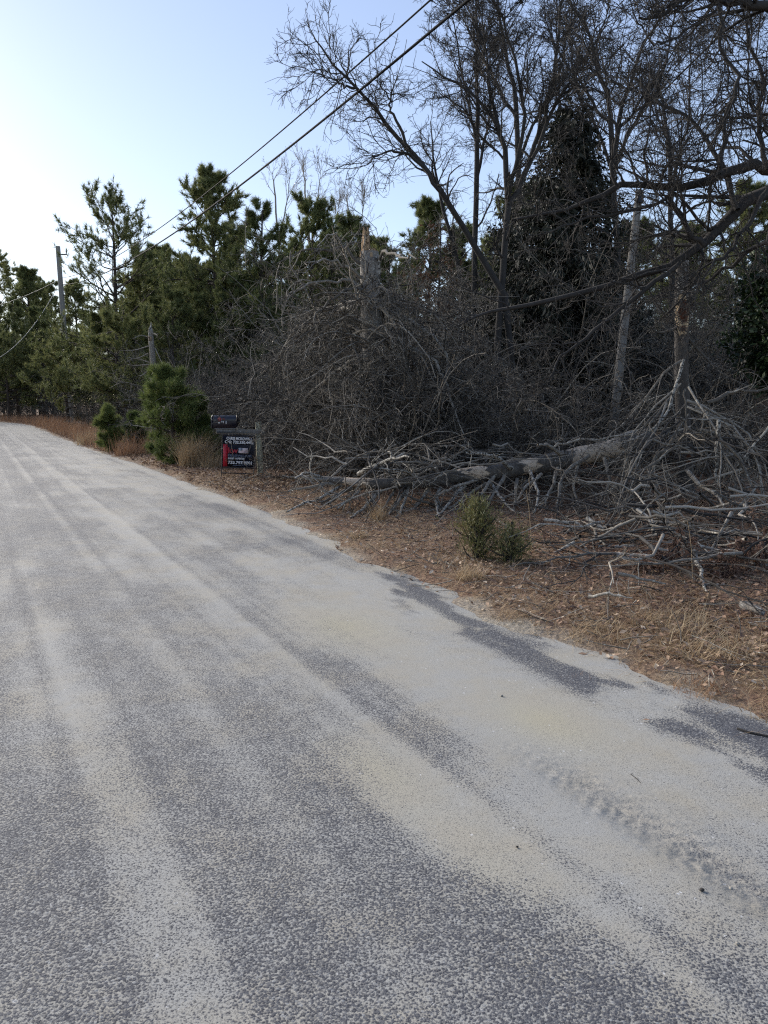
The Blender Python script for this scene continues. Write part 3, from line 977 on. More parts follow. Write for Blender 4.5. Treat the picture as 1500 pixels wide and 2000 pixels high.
# the oak standing outside the right edge, limbs reaching into the frame
LV_OAK = [dict(n=22, t0=.12, t1=1, ang=.8, angv=.35, len=(.5, 1.6), taper=.4, rr=.5, rmin=.006, rmax=.03, N=6, wig=.24, trop=(0, 0, .035), k=4),
          dict(n=8, t0=.12, ang=.8, angv=.3, ratio=(.3, .6), rr=.6, rmin=.004, N=4, wig=.3, trop=(0, 0, .02)),
          dict(n=5, t0=.15, ang=.85, angv=.3, ratio=(.35, .7), rr=.7, rmin=.003, N=2, wig=.3, trop=(0, 0, .01))]
D = 9.0
oak_t = [root_pt(1640, 9.6)] + PP((9.6, 9.3), (1630, 800), (1600, 560), (1590, 380), (1570, 200), (1560, 60), (1545, -80), (1560, -320), (1540, -600))
polytree('oak_tree', [(oak_t, .17, .02),
                      (PP((9.4, 9), (1590, 340), (1500, 334), (1465, 330), (1413, 337), (1348, 365), (1283, 365), (1210, 365), (1153, 387), (1093, 408), (997, 430)), .075, .012),
                      (PP((9.5, 9), (1598, 330), (1500, 374), (1435, 408), (1392, 465), (1327, 504), (1231, 547), (1093, 582), (958, 612), (900, 640)), .088, .010),
                      (PP((8.9, 8.6), (1375, 478), (1348, 460), (1327, 417), (1296, 393), (1218, 415), (1132, 430), (1080, 450)), .036, .008),
                      (PP((9, 8.6), (1327, 515), (1240, 577), (1153, 655), (1093, 703), (1040, 760)), .03, .007),
                      (PP((9.2, 8.2), (1570, 40), (1500, 16), (1447, 3), (1400, 0), (1350, -8), (1292, 32), (1249, 32)), .06, .010),
                      (PP((8.6, 8.6), (1401, 5), (1405, 50), (1412, 96), (1444, 157), (1428, 200), (1423, 240), (1415, 299), (1401, 336)), .020, .024),
                      (PP((8.7, 8.2), (1409, 11), (1340, 61), (1287, 89), (1245, 40)), .016, .007),
                      (PP((9, 9.4), (1500, 330), (1480, 240), (1490, 140), (1460, 60), (1480, 0)), .03, .01),
                      (PP((9, 8.7), (1204, 362), (1196, 315), (1201, 267), (1193, 213), (1177, 160), (1156, 112), (1120, 50)), .02, .006),
                      (PP((9.2, 10), (1440, 410), (1400, 300), (1330, 220), (1260, 180), (1200, 160)), .034, .008),
                      (PP((9.2, 8.6), (1500, 372), (1440, 470), (1390, 520), (1340, 590)), .03, .008),
                      (PP((9.2, 10.5), (1560, 500), (1480, 480), (1400, 540), (1330, 560), (1240, 600)), .034, .008)],
         'large oak mostly outside the right edge with dark limbs reaching left', 'oak tree', LV_OAK, 45)

# pale distant birches
LV_PALE = [dict(n=14, t0=.3, t1=1, ang=.5, angv=.2, len=(1.0, 2.6), taper=.4, rr=.55, rmin=.012, rmax=.04, N=6, wig=.12, trop=(0, 0, .08), k=3),
           dict(n=7, t0=.15, ang=.6, angv=.25, ratio=(.3, .55), rr=.6, rmin=.008, N=4, wig=.18, trop=(0, 0, .06)),
           dict(n=3, t0=.2, ang=.6, angv=.25, ratio=(.35, .6), rr=.7, rmin=.006, N=3, wig=.2, trop=(0, 0, .04))]
for k, (px, tp, lab) in enumerate(((545, 335, 'pale leafless tree rising left of the pair behind the pines'), (605, 325, 'pale leafless tree with the highest twigs behind the pines'), (690, 380, 'pale thin leafless tree right of the pale pair'), (640, 390, 'short pale leafless tree between taller pale ones'))):
    d = 46 + 2 * k
    hh = top_h(px, tp, d)
    polytree('pale_bare_tree', [([root_pt(px, d), np.array(root_pt(px, d)) + (.3, 0, hh * .5), P(px - 8, tp + 50, d), P(px - 14, tp, d)], .12, .012),
                                (PP((d, d - 1), (px, tp + 130), (px + 15, tp + 60), (px + 22, tp + 5)), .05, .01)], lab, 'bare tree', LV_PALE, 60 + k, mat=M_BIRCH)


# ------------------------------------------------------------------ dark vine-clad cedar, holly and cedars
def leafy(name, base, label, cat, prof, seed, mat, n_leaf, size, trunk_r=.1, group=None, part='foliage', droop=.3, clump=.25, strands=220, width=.5, tone=(0, 1)):
    """prof: list of (height, radius) of the crown outline"""
    rg = np.random.default_rng(seed)
    root = empty(name, base, label, cat, group)
    hmax = prof[-1][0]
    mb = MB()
    zz = np.linspace(-.1, hmax * .97, 12)
    tp = np.stack([.03 * np.sin(zz * 1.3), .03 * np.cos(zz), zz], -1)
    tubes(mb, tp[None], np.linspace(trunk_r, .015, 12)[None], 8, np.array([.4]))
    mb.build('trunk', M_BARK, root)
    H = np.array([p[0] for p in prof])
    RR = np.array([p[1] for p in prof])
    z = rg.uniform(H[0], hmax, strands * 4)
    keep = rg.random(len(z)) < (np.interp(z, H, RR) / RR.max()) + .1
    z = z[keep][:strands]
    rr = np.interp(z, H, RR)
    yaw = rg.uniform(0, 6.28, len(z))
    d = np.stack([np.cos(yaw), np.sin(yaw), rg.normal(.35 - min(droop, 0) * 1.6, .3, len(z))], -1)
    p0 = np.stack([np.zeros(len(z)), np.zeros(len(z)), z - .1], -1)
    pts, rad = walk(p0, d, rr * rg.uniform(.6, 1.35, len(z)), np.full(len(z), .012 + .05 * trunk_r), np.full(len(z), .004), 5, .16, (0, 0, -droop * .2), rg)
    mb = MB()
    tubes(mb, pts, rad, 3, rg.uniform(.1, .6, len(z)))
    mb.build('branches', M_BARK, root)
    pos, dd, *_ , t, ow = spawn(pts, rad, np.arange(len(pts)), n_leaf / len(z), .3, 1.05, .8, .4, rg)
    pos = pos + rg.normal(0, clump * .35, pos.shape)
    K = len(pos)
    dd = nrm(dd + rg.normal(0, .5, (K, 3)) + np.array((0, 0, -droop)))
    w = nrm(np.cross(dd, rg.normal(0, 1, (K, 3))))
    L = size * rg.uniform(.5, 1.3, K)[:, None]
    v = np.stack([pos, pos + dd * L * .5 + w * L * width * .5, pos + dd * L, pos + dd * L * .5 - w * L * width * .5], 1)
    q = np.arange(K * 4).reshape(-1, 4)
    tint = np.clip(np.repeat(rg.uniform(tone[0], tone[1], len(z)), 1)[ow] * .6 + rg.uniform(0, .5, K) - .05, 0, 1)
    mb = MB().add(v, q, None, np.repeat(tint, 4))
    mb.build(part, mat, root, smooth=False)
    return root


hc = top_h(1098, 200, 18.5)
leafy('vine_covered_cedar', on(1095, 18.5), 'tall dark cedar smothered in vines, its top like a hood', 'cedar tree',
      [(.3, 1.5), (hc * .3, 1.9), (hc * .55, 1.65), (hc * .72, 1.15), (hc * .85, .85), (hc * .95, .62), (hc, .2)], 71, M_VINE, 62000, .15, .14, droop=.7, strands=760, clump=.2, width=.3)
leafy('vine_covered_stump', on(1000, 19), 'dark vine-hung dead tree between the tall bare tree and the cedar', 'dead tree',
      [(.3, .7), (2.5, .85), (5.0, .6), (top_h(1000, 380, 19), .15)], 72, M_VINE, 9000, .12, .1, droop=.7, strands=150, clump=.3)
leafy('holly_tree', on(1510, 13.5), 'dark glossy evergreen at the right edge beyond the snag', 'evergreen tree',
      [(1.7, .4), (2.2, .7), (3.0, .75), (3.5, .55), (3.9, .1)], 73, M_HOLLY, 15000, .10, .09, droop=.1, strands=220, clump=.3)
leafy('oak_sapling', on(855, 23), 'sapling still holding brown leaves behind the leaning tree', 'sapling',
      [(1.5, .5), (3.2, 1.0), (5.0, 1.1), (top_h(855, 430, 23), .2)], 74, M_BROWNLEAF, 2600, .12, .06, droop=.5, strands=120, clump=.3)
leafy('oak_sapling', on(1175, 24), 'sapling with dark brown leaves right of the vine-covered cedar', 'sapling',
      [(1.5, .5), (3.2, 1.2), (5.0, 1.2), (6.4, .2)], 75, M_BROWNLEAF, 3200, .12, .06, droop=.5, strands=120, clump=.3)
leafy('small_cedar', on(935, 7.05), 'loose olive green cedar bush in front of the fallen log, the taller of two', 'small cedar',
      [(.02, .2), (.15, .26), (.3, .24), (.45, .16), (.56, .09), (.64, .03)], 76, M_CEDAR, 3400, .055, .010, droop=-.4, strands=44, clump=.12, width=.13, tone=(.1, 1))
leafy('small_cedar', on(1003, 6.9), 'low brownish green cedar bush right of the taller one', 'small cedar',
      [(.02, .2), (.1, .24), (.22, .2), (.31, .1), (.38, .03)], 77, M_CEDAR, 2200, .05, .010, droop=-.3, strands=38, clump=.13, width=.13, tone=(.3, 1))


# ------------------------------------------------------------------ thicket shrubs
def shrub(name, loc, h, w, label, seed, mat=M_TWIG, stems=16, cat='shrub', group=None, arch=.10, wig=.16, rs=.022, n1=8, n2=6, n3=3.0, tint=(.1, .8)):
    rg = np.random.default_rng(seed)
    root = empty(name, loc, label, cat, group)
    yaw = rg.uniform(0, 6.28, stems)
    out = rg.uniform(.05, 1, stems) * w / h * .9
    d = np.stack([np.cos(yaw) * out, np.sin(yaw) * out, np.ones(stems)], -1)
    p = np.stack([np.cos(yaw) * .15 * w * rg.random(stems), np.sin(yaw) * .15 * w * rg.random(stems), np.full(stems, -.1)], -1)
    pts, rad = walk(p, d, h * rg.uniform(.65, 1.2, stems), rs * rg.uniform(.6, 1.3, stems), np.full(stems, .005), 10, wig, (0, 0, -arch), rg)
    pts[:, :, 2] = np.maximum(pts[:, :, 2], -.1)
    mb = MB()
    tubes(mb, pts, rad, 5, rg.uniform(.2, .8, stems))
    mb.build('stems', mat, root)
    lv = grow(pts, rad, [dict(n=n1, t0=.12, ang=.8, angv=.35, ratio=(.22, .5), rr=.6, rmin=.007, N=5, wig=.26, trop=(0, 0, -arch * .4)),
                         dict(n=n2, t0=.1, ang=.8, angv=.35, ratio=(.3, .6), rr=.65, rmin=.0055, N=3, wig=.3, trop=(0, 0, -arch * .3)),
                         dict(n=n3, t0=.1, ang=.85, angv=.35, ratio=(.35, .7), rr=.7, rmin=.0045, N=2, wig=.3)], rg)
    mb = MB()
    emit(mb, lv, rg, lo=tint[0], hi=tint[1])
    mb.build('twigs', mat, root)
    return root


shA = shrub('leafless_shrub', on(420, 21.5), 3.3, 2.0, 'tangled grey leafless shrub behind the mailbox', 81, stems=26, arch=.12, n1=10)
shB = shrub('leafless_shrub', on(612, 18.5), 3.2, 2.4, 'tangled leafless shrub right of the mailbox post', 82, stems=28, n1=10, arch=.16)
shC = shrub('leafless_shrub', on(800, 15.5), 4.4, 2.8, 'tall arching leafless shrub in front of the leaning tree', 83, stems=28, n1=10, arch=.13)
shD = shrub('leafless_shrub', on(1110, 17.0), 5.2, 2.8, 'tall leafless shrub just in front of the vine-covered cedar', 84, stems=28, n1=10, arch=.09)
shE = shrub('leafless_shrub', on(985, 13.2), 3.0, 2.4, 'pale arching bramble-like shrub at the foot of the tallest bare tree', 85, M_DEAD, stems=30, n1=5, n2=3.5, n3=1.5, arch=.2, wig=.13, rs=.02, tint=(0, .7))
GRP = 'leafless shrubs of the thicket'
LBL = 'leafless grey shrub in the tangled thicket behind the fallen log'
spots = [(350, 25, 1), (395, 27, 0), (470, 25, 2), (520, 23, 0), (560, 24, 1), (620, 20, 3), (690, 18.5, 0), (765, 19, 0), (640, 28, 3), (725, 25, 1), (790, 22, 3), (860, 18, 0),
         (880, 15, 1), (930, 22, 2), (960, 19, 0), (1010, 21, 3), (1060, 20.5, 2), (1040, 25, 1), (1120, 21, 0), (1170, 21, 1), (1170, 24, 3), (1240, 20.5, 2), (1290, 19, 3),
         (1300, 24, 0), (1370, 19, 1), (1390, 19, 3), (1440, 22, 2), (1450, 19.5, 0), (1520, 20, 1), (1570, 20, 3), (1250, 23, 2), (905, 27, 1), (1100, 28, 3), (1350, 28, 2), (820, 29, 0), (280, 29, 1), (200, 38, 0), (235, 34, 2), (310, 33, 3),
         (640, 16.2, 1), (680, 14.6, 0), (780, 13.6, 1), (850, 13.5, 0), (640, 17.5, 1), (930, 20, 3), (830, 19.5, 2), (575, 22, 3), (590, 30, 2), (520, 28, 3), (450, 30, 2), (1025, 19.5, 2), (1080, 22, 1), (1160, 19, 3), (1210, 23, 0), (1415, 14.6, 1), (1520, 19, 2), (1320, 21, 3), (1260, 27, 2), (1410, 26, 3), (1480, 26, 2), (980, 29, 2), (740, 30, 2), (690, 22, 3), (1130, 32, 2), (1220, 34, 3), (1320, 33, 3), (880, 33, 3), (380, 31, 3), (330, 38, 2), (270, 40, 3), (170, 47, 2), (120, 55, 3), (60, 66, 2), (0, 72, 3)]
ZONES = ((130, 'leafless shrub in the dark gap under the pines by the road bend', 'shrubs by the road bend'), (300, 'leafless shrub in the undergrowth between the far pole and the bleached snag', 'shrubs behind the far pole'),
         (520, 'leafless grey shrub in the dim undergrowth behind the young pines and mailbox', 'shrubs behind the mailbox'), (760, 'leafless grey shrub tangled round the foot of the broken trunk', 'shrubs round the broken trunk'),
         (960, 'leafless grey shrub between the broken trunk and the tall bare tree', 'shrubs left of the tall bare tree'), (1180, 'leafless grey shrub in the thicket below the vine-covered cedar', 'shrubs below the cedar'),
         (1340, 'leafless grey shrub in the thicket round the leaning service pole', 'shrubs round the service pole'), (2000, 'leafless grey shrub in the thicket right of the standing snag', 'shrubs right of the snag'))
for k, (px, d, w_) in enumerate(spots):
    lab_, grp_ = next((b_, c_) for a_, b_, c_ in ZONES if px < a_)
    b_ = on(px, d)
    s_, t_ = to_st(b_[0], b_[1])
    sc_ = min((.92 + .18 * math.sin(k * 1.7)) * (.68 if px < 620 and w_ > 1 else .88 if px < 620 else 1.0), max(.4, float(t_ - edge_r(s_) - .3) / 3.4))
    copy_tree((shA, shB, shC, shD)[w_], b_, k * 2.1, sc_, lab_, grp_)
for k, (px, d, sc_, lab_) in enumerate(((870, 13.3, .9, 'pale arching shrub just behind the middle of the fallen tree'), (1085, 12.9, .85, 'pale arching shrub behind the thick end of the fallen tree'), (1300, 14.5, .9, 'pale arching shrub left of the standing snag'), (780, 13.0, .95, 'pale arching shrub right below the broken trunk'), (1420, 13.2, 1.0, 'pale arching shrub right of the standing snag'))):
    copy_tree(shE, on(px, d), k * 1.7 + .8, sc_, lab_)
for k, (s_, t_) in enumerate(((78, 3), (84, -1), (88, -6), (92, -11), (90, -16), (95, -22), (86, 4), (97, -3), (100, -9), (102, -18), (80, 7), (104, -28), (74, 6))):
    x, y = st(s_, t_)
    copy_tree((shC, shD, shA)[k % 3], (x, y, float(hgt(x, y))), k * 1.9, 1.0, 'distant leafless shrub filling the gap at the end of the road', 'shrubs beyond the road bend')
    if k % 2 == 0:
        copy_tree(lowp, (x - 2, y + 3, float(hgt(x, y))), k * 1.1, 1.0, 'low bushy pine in the dark wood beyond the road bend', 'low pines beyond the bend')
# ------------------------------------------------------------------ broken tree with its collapsed crown
rg = np.random.default_rng(91)
db = 14.6
bt = empty('broken_tree', on(722, db), 'thick trunk snapped off high up with its crown collapsed around it', 'broken tree')
b0 = np.array(on(722, db))
tp = resample([root_pt(735, db)] + PP(db, (733, 760), (726, 620), (722, 540), (722, 492)), 14) - b0
mb = MB()
tubes(mb, tp[None], np.linspace(.21, .165, 14)[None] * rg.uniform(.94, 1.06, (1, 14)), 14, np.array([.75]))
mb.build('trunk', M_SNAGBARK, bt)
mb = MB()     # jagged splinters at the break
for k in range(26):
    a = k * 2.4
    rr = .15 * math.sqrt((k + .5) / 26)
    c = tp[-1] + np.array((math.cos(a) * rr, math.sin(a) * rr, -.12))
    hh = (.14 + .12 * rg.random()) * (2.2 if -.12 < c[0] - tp[-1][0] < -.02 else .75)
    tubes(mb, np.stack([c, c + (0, 0, hh * .6), c + (rg.normal(0, .012), rg.normal(0, .012), hh)])[None], np.array([[.04, .034, .012]]), 5, np.array([rg.uniform(0, .8)]))
mb.build('splintered_top', M_RAWWOOD, bt)
mb = MB()
tubes(mb, (PP(db - .19, (740, 500), (741, 540), (739, 570)) - b0)[None], np.array([[.02, .025, .008]]), 5, np.array([.9]))
mb.build('peeled_bark_strip', M_PALE, bt)
LVB = [dict(n=16, t0=.05, ang=.75, angv=.35, len=(.5, 1.6), taper=.3, rr=.6, rmin=.009, rmax=.02, N=6, wig=.28, trop=(0, 0, -.06), k=4),
       dict(n=8, t0=.1, ang=.8, angv=.35, ratio=(.3, .6), rr=.65, rmin=.006, N=4, wig=.32, trop=(0, 0, -.03)),
       dict(n=3.5, t0=.1, ang=.85, angv=.35, ratio=(.35, .7), rr=.7, rmin=.0045, N=2, wig=.3)]
LVR0 = [dict(LVB[0], n=6), dict(LVB[1], n=5), dict(LVB[2], n=2.5)]
limbs = [((715, 520), (660, 483), (600, 490), (540, 520)), ((712, 545), (650, 510), (590, 515)), ((714, 560), (660, 545), (600, 560), (560, 580)), ((738, 500), (770, 495), (810, 500)), ((738, 560), (790, 600), (850, 590)),
         ((700, 575), (745, 600), (770, 640), (790, 690)), ((690, 600), (640, 612), (590, 640), (560, 700)), ((700, 620), (650, 640), (600, 690), (555, 740)), ((720, 640), (690, 680), (640, 760), (600, 850)),
         ((700, 590), (630, 600), (570, 650), (535, 720)), ((735, 640), (780, 700), (800, 790), (790, 870)), ((725, 650), (830, 690), (880, 760), (900, 850)), ((700, 700), (640, 740), (580, 800), (530, 870)),
         ((730, 700), (700, 780), (690, 850), (680, 905)), ((740, 600), (820, 640), (870, 700), (860, 800)), ((710, 660), (680, 640), (620, 670), (590, 740)), ((735, 720), (760, 800), (740, 880), (700, 910)), ((720, 580), (690, 560), (640, 590), (600, 640))]
for k, lp in enumerate(limbs):
    p = resample(PP((db, db + 2.0 if lp[-1][0] < 625 and lp[-1][1] > 650 else db - .4 - .6 * (k % 4)), *lp), 12) - b0
    p[1:] += rg.normal(0, .03, (11, 3))
    r = np.linspace(.045 if k > 4 else .035, .010, 12)
    mb = MB()
    tubes(mb, p[None], r[None], 6, np.array([rg.uniform(.4, 1)]))
    emit(mb, grow(p[None], r[None], LVB if k > 4 else LVR0, rg), rg, lo=.15, hi=.9)
    mb.build('limb', M_TWIG, bt)

LVN = [dict(n=7, t0=.15, ang=.6, angv=.25, ratio=(.2, .5), rr=.55, rmin=.006, N=5, wig=.2, trop=(0, 0, -.07)), dict(n=4, t0=.15, ang=.7, angv=.3, ratio=(.3, .6), rr=.6, rmin=.004, N=3, wig=.25, trop=(0, 0, -.04))]
for k in range(54):
    yaw = -math.pi / 2 + rg.normal(0, 1.0)
    z_ = rg.uniform(1.2, 3.3)
    o0 = np.array((math.cos(yaw) * .15 + rg.normal(0, .35), math.sin(yaw) * .15 - abs(rg.normal(0, .3)), z_))
    L_ = rg.uniform(1.0, 2.6)
    el = rg.uniform(-.1, .8)
    d_ = np.array([(math.cos(yaw) * math.cos(el), math.sin(yaw) * math.cos(el) * .7, math.sin(el))])
    pts_, rad_ = walk(o0[None], d_, np.array([L_]), np.array([rg.uniform(.012, .026)]), np.array([.006]), 11, .15, (0, 0, -.16), rg)
    pts_[..., 2] = np.maximum(pts_[..., 2], .03)
    pts_[..., 0] = np.maximum(pts_[..., 0], -1.4)
    mb = MB()
    tubes(mb, pts_, rad_, 5, np.array([rg.uniform(.2, 1)]))
    emit(mb, grow(pts_, rad_, LVN, rg), rg, lo=.0, hi=.8)
    mb.build('drooping_branch', M_DEAD, bt)

# ------------------------------------------------------------------ small bleached snag on the left
rg = np.random.default_rng(95)
ds = 24.5
s0 = np.array(on(297, ds))
sn = empty('bleached_snag', tuple(s0), 'slim bleached dead trunk with a jagged tip behind the bushy young pine', 'dead tree')
p = resample([root_pt(301, ds)] + PP(ds, (299, 720), (295, 665), (294, 645)), 12) - s0
mb = MB()
tubes(mb, p[None], np.linspace(.10, .075, 12)[None] * rg.uniform(.92, 1.08, (1, 12)), 9, np.array([.75]))
mb.build('trunk', M_DEAD, sn)
mb = MB()
for dx, hh in ((-.03, .16), (.02, .3), (.045, .08)):
    c = p[-1] + np.array((dx, 0, -.05))
    tubes(mb, np.stack([c, c + (0, 0, hh * .6), c + (.01, 0, hh)])[None], np.array([[.04, .028, .004]]), 5, np.array([.9]))
mb.build('jagged_tip', M_PALE, sn)
mb = MB().box(P(293, 661, ds - .095) - s0, (.09, .02, .13), None, .6, .008)
mb.build('bare_wood_patch', M_RAWWOOD, sn)
for (ln, (x0, y0), (x1, y1), (x2, y2)) in ((1, (292, 660), (275, 655), (260, 662)), (1, (296, 650), (303, 652), (307, 655)), (1, (290, 676), (262, 684), (232, 684)), (1, (290, 690), (268, 700), (250, 698)), (1, (292, 708), (262, 700), (246, 708)), (1, (292, 712), (262, 714), (247, 711)),
                                           (1, (303, 680), (310, 695), (318, 712)), (1, (292, 722), (272, 735), (262, 718))):
    q_ = resample(PP((ds, ds - .5), (x0, y0), (x1, y1), (x2, y2)), 8) - s0
    mb = MB()
    r = np.linspace(.02, .006, 8)
    tubes(mb, q_[None], r[None], 4, np.array([.8]))
    emit(mb, grow(q_[None], r[None], [dict(n=4, t0=.3, ang=.7, ratio=(.15, .35), rr=.6, rmin=.005, N=3, wig=.2)], rg), rg, lo=.5, hi=1)
    mb.build('branch', M_DEAD, sn)
shrub('bleached_brush', on(262, 26.5), 1.5, 1.1, 'mound of bleached dead twigs at the foot of the small snag', 97, M_DEAD, 22, 'dead brush', arch=.22, n1=8, n2=5, n3=2.0, tint=(.2, .8))

# ------------------------------------------------------------------ standing snag on the right
rg = np.random.default_rng(99)
dn = 11.6
n0 = np.array(on(1338, dn))
sg = empty('snag', tuple(n0), 'standing dead trunk with flaking bark and a rotten hollow in the brush pile', 'dead tree')
p = resample([root_pt(1345, dn)] + PP(dn, (1338, 880), (1332, 760), (1331, 640), (1331, 560), (1334, 522)), 40) - n0
mb = MB()
rr = np.interp(np.linspace(0, 1, 40), [0, .06, .2, 1], [.18, .125, .105, .088]) * rg.uniform(.95, 1.05, 40)
tubes(mb, p[None], rr[None], 16, np.array([.05]))
vv = mb.v[0].reshape(40, 16, 3)
c = p[:, None, :]
an = np.arange(16)
vv = c + (vv - c) * (1 + .10 * (rg.random((40, 16)) - .5) * 1.6)[..., None]
mb.v[0] = vv.reshape(-1, 3)
mb.build('trunk', M_SNAGBARK, sg)
mb = MB()
for k in range(9):
    a = k * 2.4
    cc = p[-1] + np.array((math.cos(a) * .06, math.sin(a) * .06, -.08))
    tubes(mb, np.stack([cc, cc + (0, 0, .1), cc + (rg.normal(0, .02), 0, .15 + .2 * rg.random())])[None], np.array([[.035, .03, .004]]), 5, np.array([.7]))
mb.build('jagged_top', M_SNAGBARK, sg)


def scar(name, y0, y1, x0, x1, mat, lift, seed, amp=.25, rows=12, cols=7):
    """a jagged patch wrapped on the front of the snag"""
    rg = np.random.default_rng(seed)
    g = []
    for i in range(rows):
        v_ = i / (rows - 1)
        py = y0 + (y1 - y0) * v_
        ci = np.argmin(np.abs((p + n0)[:, 2] - P(1332, py, dn)[2]))
        cen = p[ci].copy()
        cen[2] = P(1332, py, dn)[2] - n0[2]
        wj = math.sin(math.pi * min(max(v_, .06), .94)) ** .5
        for j in range(cols):
            u_ = j / (cols - 1)
            a = (x0 + (x1 - x0) * u_) * (wj + rg.normal(0, amp * .15)) if True else 0
            a = (x0 + x1) / 2 + ((x0 + x1) / 2 * 0) + (u_ - .5) * (x1 - x0) * wj + rg.normal(0, amp * .1)
            r_ = rr[ci] * lift
            g.append(cen + np.array((math.sin(a) * r_, -math.cos(a) * r_, rg.normal(0, .008))))
    q_ = [(i * cols + j, i * cols + j + 1, (i + 1) * cols + j + 1, (i + 1) * cols + j) for i in range(rows - 1) for j in range(cols - 1)]
    m_ = MB().add(np.array(g), q_, None, rg.uniform(.2, .9, len(g)))
    o_ = m_.build(name, mat, sg)
    return o_


scar('bare_wood', 576, 654, -1.3, .9, M_RIM, 1.10, 1)
scar('rotten_hollow', 588, 630, -.75, .75, M_ROT, 1.16, 2)
scar('rotten_hollow', 637, 647, -.5, .3, M_ROT, 1.16, 5)
scar('pale_bark_patch', 535, 600, -1.1, .1, M_PALE, 1.085, 3)
scar('rotten_spot', 886, 905, -.3, .3, M_ROT, 1.2, 4)
for (a_, b_, c_) in (((1345, 690), (1375, 660), (1410, 640)), ((1343, 660), (1380, 700), (1420, 740)), ((1325, 640), (1290, 650), (1270, 640))):
    q_ = resample(PP((dn, dn - .3), a_, b_, c_), 10) - n0
    mb = MB()
    r = np.linspace(.025, .007, 10)
    tubes(mb, q_[None], r[None], 5, np.array([.4]))
    emit(mb, grow(q_[None], r[None], FINE[1:], rg), rg)
    mb.build('branch', M_TWIG, sg)

# ------------------------------------------------------------------ fallen tree
rg = np.random.default_rng(105)
lp = PP((11.9, 11.6), (1262, 858), (1225, 866), (1180, 880)) + PP((11.5, 11.0), (1120, 893), (1057, 906), (974, 920)) + PP((10.9, 10.7), (913, 926), (840, 940), (760, 944)) + PP((10.7, 10.9), (700, 942), (655, 938), (610, 934))
lg = resample(lp, 44)
f0 = np.array((lg[22][0], lg[22][1], float(hgt(lg[22][0], lg[22][1]))))
ft = empty('fallen_tree', tuple(f0), 'fallen tree lying propped along the roadside with barkless patches and rib-like branches', 'fallen tree')
lg = lg - f0
lr = np.interp(np.linspace(0, 1, 44), [0, .04, .3, .6, .85, 1], [.145, .165, .135, .088, .06, .035]) * rg.uniform(.96, 1.04, 44)
mb = MB()
tubes(mb, lg[None], lr[None], 14, np.array([.8]))
vv = mb.v[0].reshape(44, 14, 3)
mb.v[0] = (lg[:, None, :] + (vv - lg[:, None, :]) * (1 + .11 * (rg.random((44, 14)) - .6))[..., None]).reshape(-1, 3)
mb.build('trunk', M_LOGWOOD, ft)


def bare(i0, i1, lift, a0, a1, mat=M_LOGWOOD, name='bare_wood'):
    rows, cols, g = i1 - i0, 8, []
    for i in range(i0, i1):
        T = nrm(lg[min(i + 1, 43)] - lg[i - 1])
        side = nrm(np.cross(T, (0, 0, 1)))
        if side[1] > 0:
            side = -side
        up = np.cross(side, T)
        if up[2] < 0:
            up = -up
        v_ = (i - i0) / max(1, rows - 1)
        wj = max(.35, math.sin(math.pi * v_) ** .4)
        for j in range(cols):
            a = (a0 + a1) / 2 + (j / (cols - 1) - .5) * (a1 - a0) * wj + rg.normal(0, .05)
            g.append(lg[i] + (up * math.cos(a) + side * math.sin(a)) * lr[i] * lift)
    q_ = [(i * cols + j, i * cols + j + 1, (i + 1) * cols + j + 1, (i + 1) * cols + j) for i in range(rows - 1) for j in range(cols - 1)]
    MB().add(np.array(g), q_, None, rg.uniform(.2, .9, len(g))).build(name, mat, ft)


for (i0, i1) in ((0, 5), (13, 16), (18, 21), (24, 33), (38, 44)):
    i2 = min(i1 + 1, 44)
    mb = MB()
    tubes(mb, lg[None, i0:i2], lr[None, i0:i2] * 1.07, 14, np.array([.2 + .1 * (i0 % 3)]))
    vv = mb.v[0].reshape(i2 - i0, 14, 3)
    cc = lg[i0:i2][:, None, :]
    vv = cc + (vv - cc) * (1 + .10 * (rg.random((i2 - i0, 14)) - .5))[..., None]
    ax_ = nrm(lg[i2 - 1] - lg[i0])
    vv[0] += ax_ * rg.uniform(-.16, .02, (14, 1))
    vv[-1] += ax_ * rg.uniform(-.02, .16, (14, 1))
    mb.v[0] = vv.reshape(-1, 3)
    mb.build('bark', M_SNAGBARK, ft)
bare(1, 8, 1.12, -.9, .5, M_PALE, 'peeling_bark')
mb = MB()
for k in range(10):
    a = k * 2.4
    cc = lg[0] + np.array((-.03, math.cos(a) * .08, math.sin(a) * .08))
    tubes(mb, np.stack([cc, cc + (.08, 0, .02), cc + (.12 + .14 * rg.random(), 0, .05)])[None], np.array([[.04, .03, .005]]), 5, np.array([rg.uniform(.3, 1)]))
mb.build('splintered_end', M_RAWWOOD, ft)
LVR = [dict(n=4.5, t0=.2, ang=.8, angv=.35, ratio=(.2, .5), rr=.6, rmin=.006, N=5, wig=.2, k=4), dict(n=3, t0=.15, ang=.8, angv=.35, ratio=(.3, .6), rr=.65, rmin=.004, N=3, wig=.25)]
